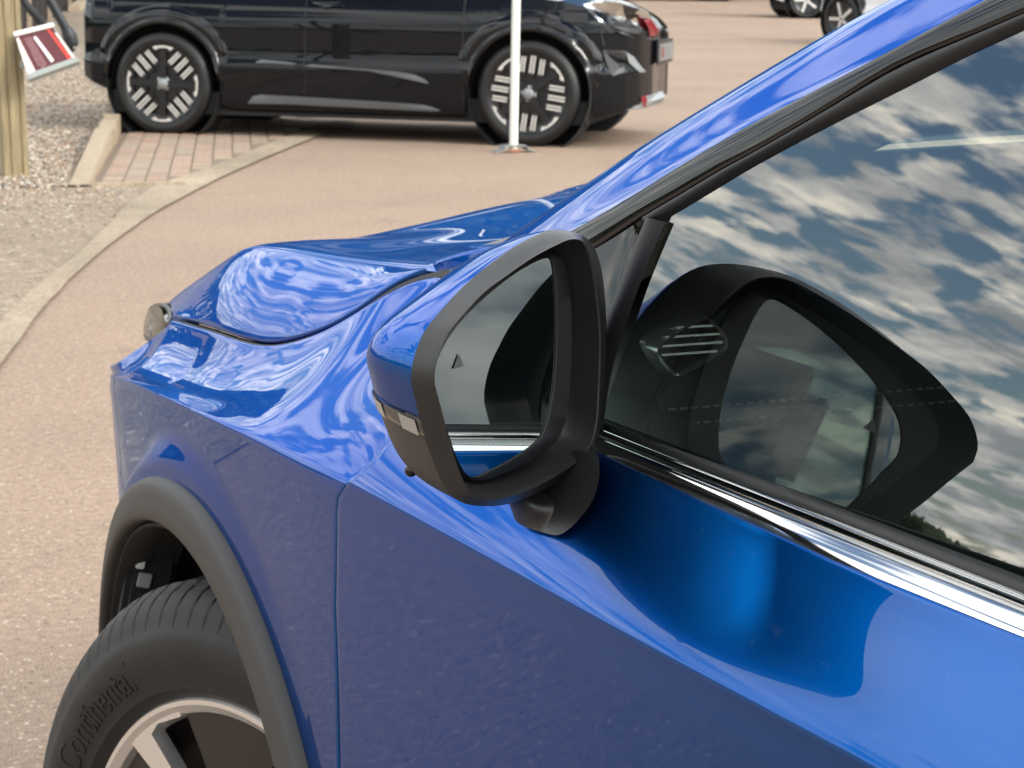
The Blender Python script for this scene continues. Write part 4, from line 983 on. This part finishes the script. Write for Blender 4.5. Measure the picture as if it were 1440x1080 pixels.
    for s_, z0, z1 in ((-1.528, .30, .95), (-.443, .28, .95)):
        tube('door_shutline', [(s_, -(.8745-inset(z)), z) for z in np.linspace(z0, z1, 14)], .004, M['rubber'], c, seg=6)
    return c, Wd, inset
UB = np.array([.78897, -.61443, 0]); WB = np.array([-.61443, -.78897, 0]); FB = np.array([4.762, 11.593, 0])
OB = FB-WB*.875
bcar, BW, BI = make_hatch('parked_hatchback', OB, math.atan2(UB[1], UB[0]), M['black_paint'], 'black hatchback with silver-barred wheels parked behind the white pole', True)
YB = -WB
def bloc(P): q = np.asarray(P)-OB; return np.array([q @ UB, q @ YB, q[2]])
def on_black(px, py, lift=.006):
    s = 0.
    for _ in range(40):
        y = -(BW(min(s, .725))+lift); P = on_plane(px, py, OB+YB*y, WB); q = bloc(P); s = .6*s+.4*q[0]
    q[1] = -(BW(min(q[0], .725))-max(0, BI(q[2]))*min(1, BW(min(q[0], .725))/.8)+lift); return q
def patch(name, pxs, mat, t=.006, lift=.006, n=40, **kw):
    P = np.array([on_black(*p, lift) for p in pxs]); P = lin(np.vstack([P, P[:1]]), n+1)[:-1]; c = P.mean(0)
    G = [P-[0, -.02, 0]*1, P, P+(c-P)*.05+[0, -t, 0], P+(c-P)*.55+[.002, -t*1.3, 0], P+(c-P)*.97+[.003, -t*1.3, 0]]
    return grid(name, np.array(G), mat, bcar, wrap=True, caps=(1,), **kw)
patch('sill_trim', [(346, 146), (350, 137), (362, 133), (450, 138), (560, 145), (596, 148), (612, 153), (622, 158), (500, 152), (400, 147)], M['sill_and_highlight'], .006)
patch('crease_highlight', [(358, 88), (366, 84), (390, 86), (417, 89), (414, 91), (390, 89)], M['sill_and_highlight'], .003)  # grey strip paints the highlight along the lower door crease
patch('crease_highlight', [(429, 93), (432, 90), (500, 96), (560, 101), (583, 105), (598, 112), (604, 119), (590, 110), (560, 103), (500, 98)], M['sill_and_highlight'], .003)  # the same painted crease highlight, carried on along the front door
patch('door_handle', [(432, 2), (440, 6), (452, 12), (466, 9), (481, 10), (480, 3), (455, 4)], M['gloss'], .012)
hlp = empty('headlight', (0, 0, 0)); hlp.parent = bcar
for nm, pts, mt, lf in (('lamp_housing', [(818, 7), (843, 30), (880, 49), (912, 55), (918, 40), (913, 20), (900, 12), (870, 4), (840, 0)], M['lamp_silver'], .006),
                        ('lamp_lens', [(816, 6), (842, 32), (880, 51), (914, 57), (921, 40), (915, 18), (900, 9), (870, 1), (838, -2)], M['lens'], .022),
                        ('lamp_reflector', [(858, 36), (882, 46), (900, 48), (903, 40), (890, 34), (868, 31)], M['plastic'], .014)):
    o = patch(nm, pts, mt, lift=lf); o.parent = hlp
patch('red_reflection', [(905, 28), (914, 26), (927, 44), (922, 50), (914, 52), (912, 40)], M['red'], lift=.024)  # red patch stands in for a reflection on the car's front
patch('air_intake', [(842, 36), (880, 52), (915, 58), (915, 74), (880, 72), (848, 72)], M['gloss'], lift=.004)
patch('fog_lamp_surround', [(846, 71), (878, 72), (890, 82), (906, 100), (878, 102), (860, 108), (852, 90)], M['plastic'], lift=.010)
patch('intake_blade', [(880, 74), (890, 80), (908, 101), (900, 102), (884, 88)], M['galv'], lift=.02)
patch('splitter', [(878, 156), (900, 150), (902, 138), (930, 128), (936, 136), (930, 144), (905, 153)], M['galv'], lift=.012)
patch('splitter_marker', [(901, 137), (913, 133), (914, 148), (905, 151)], M['red'], lift=.03)
npb = box('number_plate', (.755, 0, .60), (.012, .52, .112), M['plate'], bcar)
box('plate_holder', (.745, 0, .60), (.012, .56, .16), M['plastic'], bcar)
for yk, m_ in ((-.17, 'red'), (-.05, 'galv'), (.08, 'galv')): box('plate_mark', (.7625, yk, .60), (.003, .06, .07), M[m_], bcar)
# white cars at the far side of the yard
p1 = onZ(1133, 26, 0); h1 = math.atan2(-.35, .93); u1 = np.array([math.cos(h1), math.sin(h1), 0]); l1 = np.array([-u1[1], u1[0], 0])
make_hatch('parked_hatchback', p1+l1*.85+u1*2.54, h1, M['white_paint'], 'white car furthest away across the yard, wheel showing left of the nearer white car')
p3 = onZ(1010, 2, 0); make_hatch('parked_hatchback', p3+l1*.85, h1, M['black_paint'], 'dark car at the very top of the yard, only its underside and shadow in view')
p2 = onZ(1182, 62, 0); h2 = math.atan2(.976, -.215); u2 = np.array([math.cos(h2), math.sin(h2), 0]); l2 = np.array([-u2[1], u2[0], 0])
make_hatch('parked_hatchback', p2-l2*.85, h2, M['white_paint'], 'nearer white car half hidden behind the blue windscreen pillar')
# ================================================================== POLE, POST, LEAFLET HOLDER, FENCE
pb = onZ(722, 214, 0)
pole = empty('sign_pole', tuple(pb), label='slim white pole on a grey ground bracket in front of the black hatchback', cat='pole')
lean = onY(726, 0, pb[1])
tube('pole_tube', [(0, 0, .01), ((lean[0]-pb[0])*1.0, 0, lean[2]), ((lean[0]-pb[0])*2.4, 0, lean[2]*2.4)], .027, M['white_pole'], pole, seg=24)
bmr = Matrix.Rotation(.15, 3, 'Z')
bm = bmesh.new()
prof_b = [(-.14, .004), (-.085, .02), (-.07, .045), (-.02, .05), (.02, .05), (.07, .045), (.085, .02), (.14, .004)]
V = []; 
for yv in (-.045, .045):
    for x, z in prof_b: V.append((x, yv, z))
    for x, z in prof_b[::-1]: V.append((x, yv, max(.001, z-.006)))
k = len(prof_b)*2; Fc = [(i, (i+1) % k, k+(i+1) % k, k+i) for i in range(k)]+[tuple(range(k))[::-1], tuple(range(k, 2*k))]
bm.free(); mesh('ground_bracket', V, Fc, M['galv'], pole, smooth=False)
for x in (-.11, .11): tube('bracket_bolt', [(x, 0, .005), (x, 0, .02)], .01, M['galv'], pole, seg=6)
box('bracket_insert', (-.01, -.047, .014), (.07, .006, .018), M['orange'], pole)
# timber post with two long grooves
q0, q1 = onZ(8, 251, 0), onZ(42, 251, 0); wdt = float(np.linalg.norm(q1-q0)); pc = (q0+q1)/2
tp = onY(11, 0, pc[1]); pr = [(-.5, 0), (-.30, 0), (-.27, .07), (-.20, .07), (-.17, 0), (.17, 0), (.20, .07), (.27, .07), (.30, 0), (.5, 0), (.5, 1.), (-.5, 1.)]
g = []
for t in (0, .33, .66, 1., 1.35):
    c = np.array([(tp[0]-pc[0])*t, 0, tp[2]*t]); g.append([c+np.array([x*wdt, y*wdt, 0]) for x, y in pr])
g[0] = [p-[0, 0, .05] for p in g[0]]
post = empty('timber_post', (pc[0], pc[1], 0), label='weathered grooved timber post standing at the edge of the gravel', cat='post')
grid('post_shaft', np.array(g), M['post'], post, wrap=True, caps=(0, 1), sharp=20)
rail = empty('black_handrail', tuple(onY(80, 20, 11.1)), label='bent black tubular rail behind the timber post, its rounded end hanging down', cat='handrail'); ro = np.array(rail.location)
tube('rail_tube', np.array([onY(*p, 11.1) for p in ((30, -140), (46, -60), (66, -8), (80, 18), (90, 36), (96, 52), (99, 64))])-ro, .026, M['hose'], rail, n=30)
tube('rail_end', np.array([onY(*p, 11.06) for p in ((93, 40), (98, 52), (101, 68), (98, 72))])-ro, (.03, .043, .04, .012), M['hose'], rail, n=14, seg=14)
tube('rail_brace', np.array([onY(*p, 11.2) for p in ((20, -40), (34, 2), (50, 22), (66, 42))])-ro, .024, M['hose'], rail, n=20)
# leaflet holder
hn = unit([-.28, -.80, .53]); hP = onY(62, 78, 10.42)
cor = np.array([on_plane(*p, hP, hn) for p in ((22, 50), (75, 37), (106, 83), (40, 106))])
ld = empty('leaflet_holder', tuple(hP), label='tilted leaflet holder with dark red brochures fixed to the timber post', cat='leaflet holder'); cor = cor-hP
def qp(u, v, d=0.): return (cor[0]*(1-u)*(1-v)+cor[1]*u*(1-v)+cor[2]*u*v+cor[3]*(1-u)*v)+hn*d
def quad(name, pts, mat, t, lift): return prism(name, [qp(u, v, lift) for u, v in pts], -hn, t, mat, ld)
quad('holder_tray', ((-.02, -.02), (1.02, -.02), (1.02, 1.1), (-.02, 1.1)), M['grey_pl'], .03, -.004)
quad('brochure', ((.0, .03), (.97, .03), (.97, .97), (.0, .97)), M['darkred'], .008, .004)
quad('brochure_stripe', ((.40, .17), (.47, .15), (.60, .86), (.53, .90)), M['white_pl'], .002, .007)
quad('brochure_edge', ((.80, .05), (.86, .05), (.94, .96), (.86, .96)), M['red_bright'], .002, .007)
quad('brochure_margin', ((-.01, .10), (.05, .07), (.16, .98), (-.01, .98)), M['cream'], .002, .008)
quad('brochure_margin', ((.93, .2), (.97, .2), (1.0, .96), (.95, .96)), M['cream'], .002, .008)
bm = bmesh.new(); r2_ = np.random.default_rng(3)
V, Fc = [], []
for row in range(4):                       # illegible printed lines along the brochure
    v = .14
    while v < .9:
        l = r2_.uniform(.03, .07); u0 = .17+.045*row+v*.10
        b = len(V); V += [qp(u0, v, .0075), qp(u0+.022, v, .0075), qp(u0+.022+l*.1, v+l, .0075), qp(u0+l*.1, v+l, .0075)]; Fc.append((b, b+1, b+2, b+3)); v += l+.025
bm.free(); mesh('brochure_print', V, Fc, bsdf('pink_print', (.42, .22, .24), .4), ld, smooth=False)
quad('holder_top_bar', ((-.03, -.06), (1.03, -.06), (1.03, .04), (-.03, .04)), M['white_pl'], .02, .016)
quad('holder_lip', ((-.02, 1.0), (1.03, 1.0), (1.03, 1.13), (-.02, 1.13)), M['grey_pl'], .03, .02)
box('holder_bracket', (-.06, .06, -.05), (.10, .10, .04), M['grey_pl'], ld)
# fence far behind, on the left
f0, f1 = onZ(4, 66, 0), onZ(122, -3, 0); fd = unit(f1-f0); fl_ = float(np.linalg.norm(f1-f0)); fa = math.atan2(fd[1], fd[0])
fen = empty('timber_fence', tuple(f0), fa, label='dark boarded fence with pale battens beyond the gravel', cat='fence')
nb_ = int(fl_/.30); fme = bpy.data.meshes.new('fence_board'); bm = bmesh.new(); box_bm(bm, (0, 0, .9), (.28, .022, 1.8)); bm.to_mesh(fme); bm.free(); fme.materials.append(M['fence'])
for i in range(nb_):
    o = bpy.data.objects.new('fence_board', fme); S.collection.objects.link(o); o.parent = fen; o.location = (.15+i*.30, random.uniform(-.006, .006), 0)
for px, py in ((27, 47), (69, 30), (103, 13)):
    q = onZ(px, py, 0); s = float((q-f0) @ fd); box('fence_batten', (s, -.05, .9), (.13, .07, 1.8), M['batten'], fen, None, .008)
kb0 = onZ(104, 17, 0); kb1 = onZ(132, -6, 0); mid = (kb0+kb1)/2; d = kb1-kb0
box('far_kerb', (mid[0], mid[1], .05), (float(np.linalg.norm(d)), .22, .12), M['kerb'], None, Matrix.Rotation(math.atan2(d[1], d[0]), 3, 'Z'), .01, label='pale kerb running out past the end of the dark fence', cat='kerb')
# hedge and trees all round the yard: seen only as the dark skyline in glass and paint
def leafy(name, az0, az1, dist, h, n, leaf, seed, **kw):
    r = np.random.default_rng(seed); V, Fc = [], []
    ph = r.uniform(0, 6.28, 6)
    for i in range(n):
        a = R_(r.uniform(az0, az1)); dd = dist+r.uniform(-1.5, 1.5); hh = h*(.75+.25*sum(math.sin(a*k_*9+ph[j]) for j, k_ in enumerate((1, 2.3, 4.1)))/2)
        z = hh*math.sqrt(r.random()); c = np.array([math.sin(a)*dd, math.cos(a)*dd, z]); e = r.normal(size=3); e /= np.linalg.norm(e); f = np.cross(e, r.normal(size=3)); f /= np.linalg.norm(f)
        b = len(V); V += [c-e*leaf, c+f*leaf*.7, c+e*leaf, c-f*leaf*.7]; Fc.append((b, b+1, b+2, b+3))
    me = bpy.data.meshes.new(name); me.from_pydata([tuple(v) for v in V], [], Fc); me.update(); return link(name, me, M['hedge'], None, kind='stuff', **kw)
leafy('far_trees', 0, 360, 95, 5.0, 52000, .5, 11)
leafy('added_dark_trees', 6, 72, 62, 9.5, 30000, .45, 13)  # unseen dark tree mass, added and sized to darken the bonnet's reflection
leafy('hedge', -100, -10, 30, 1.0, 14000, .22, 12)
ver = [(-math.sin(R_(a))*27, math.cos(R_(a))*27) for a in range(10, 101, 6)]+[(-math.sin(R_(a))*90, math.cos(R_(a))*90) for a in range(100, 9, -6)]
sheet('grass_verge', ver, .012, M['grass'])
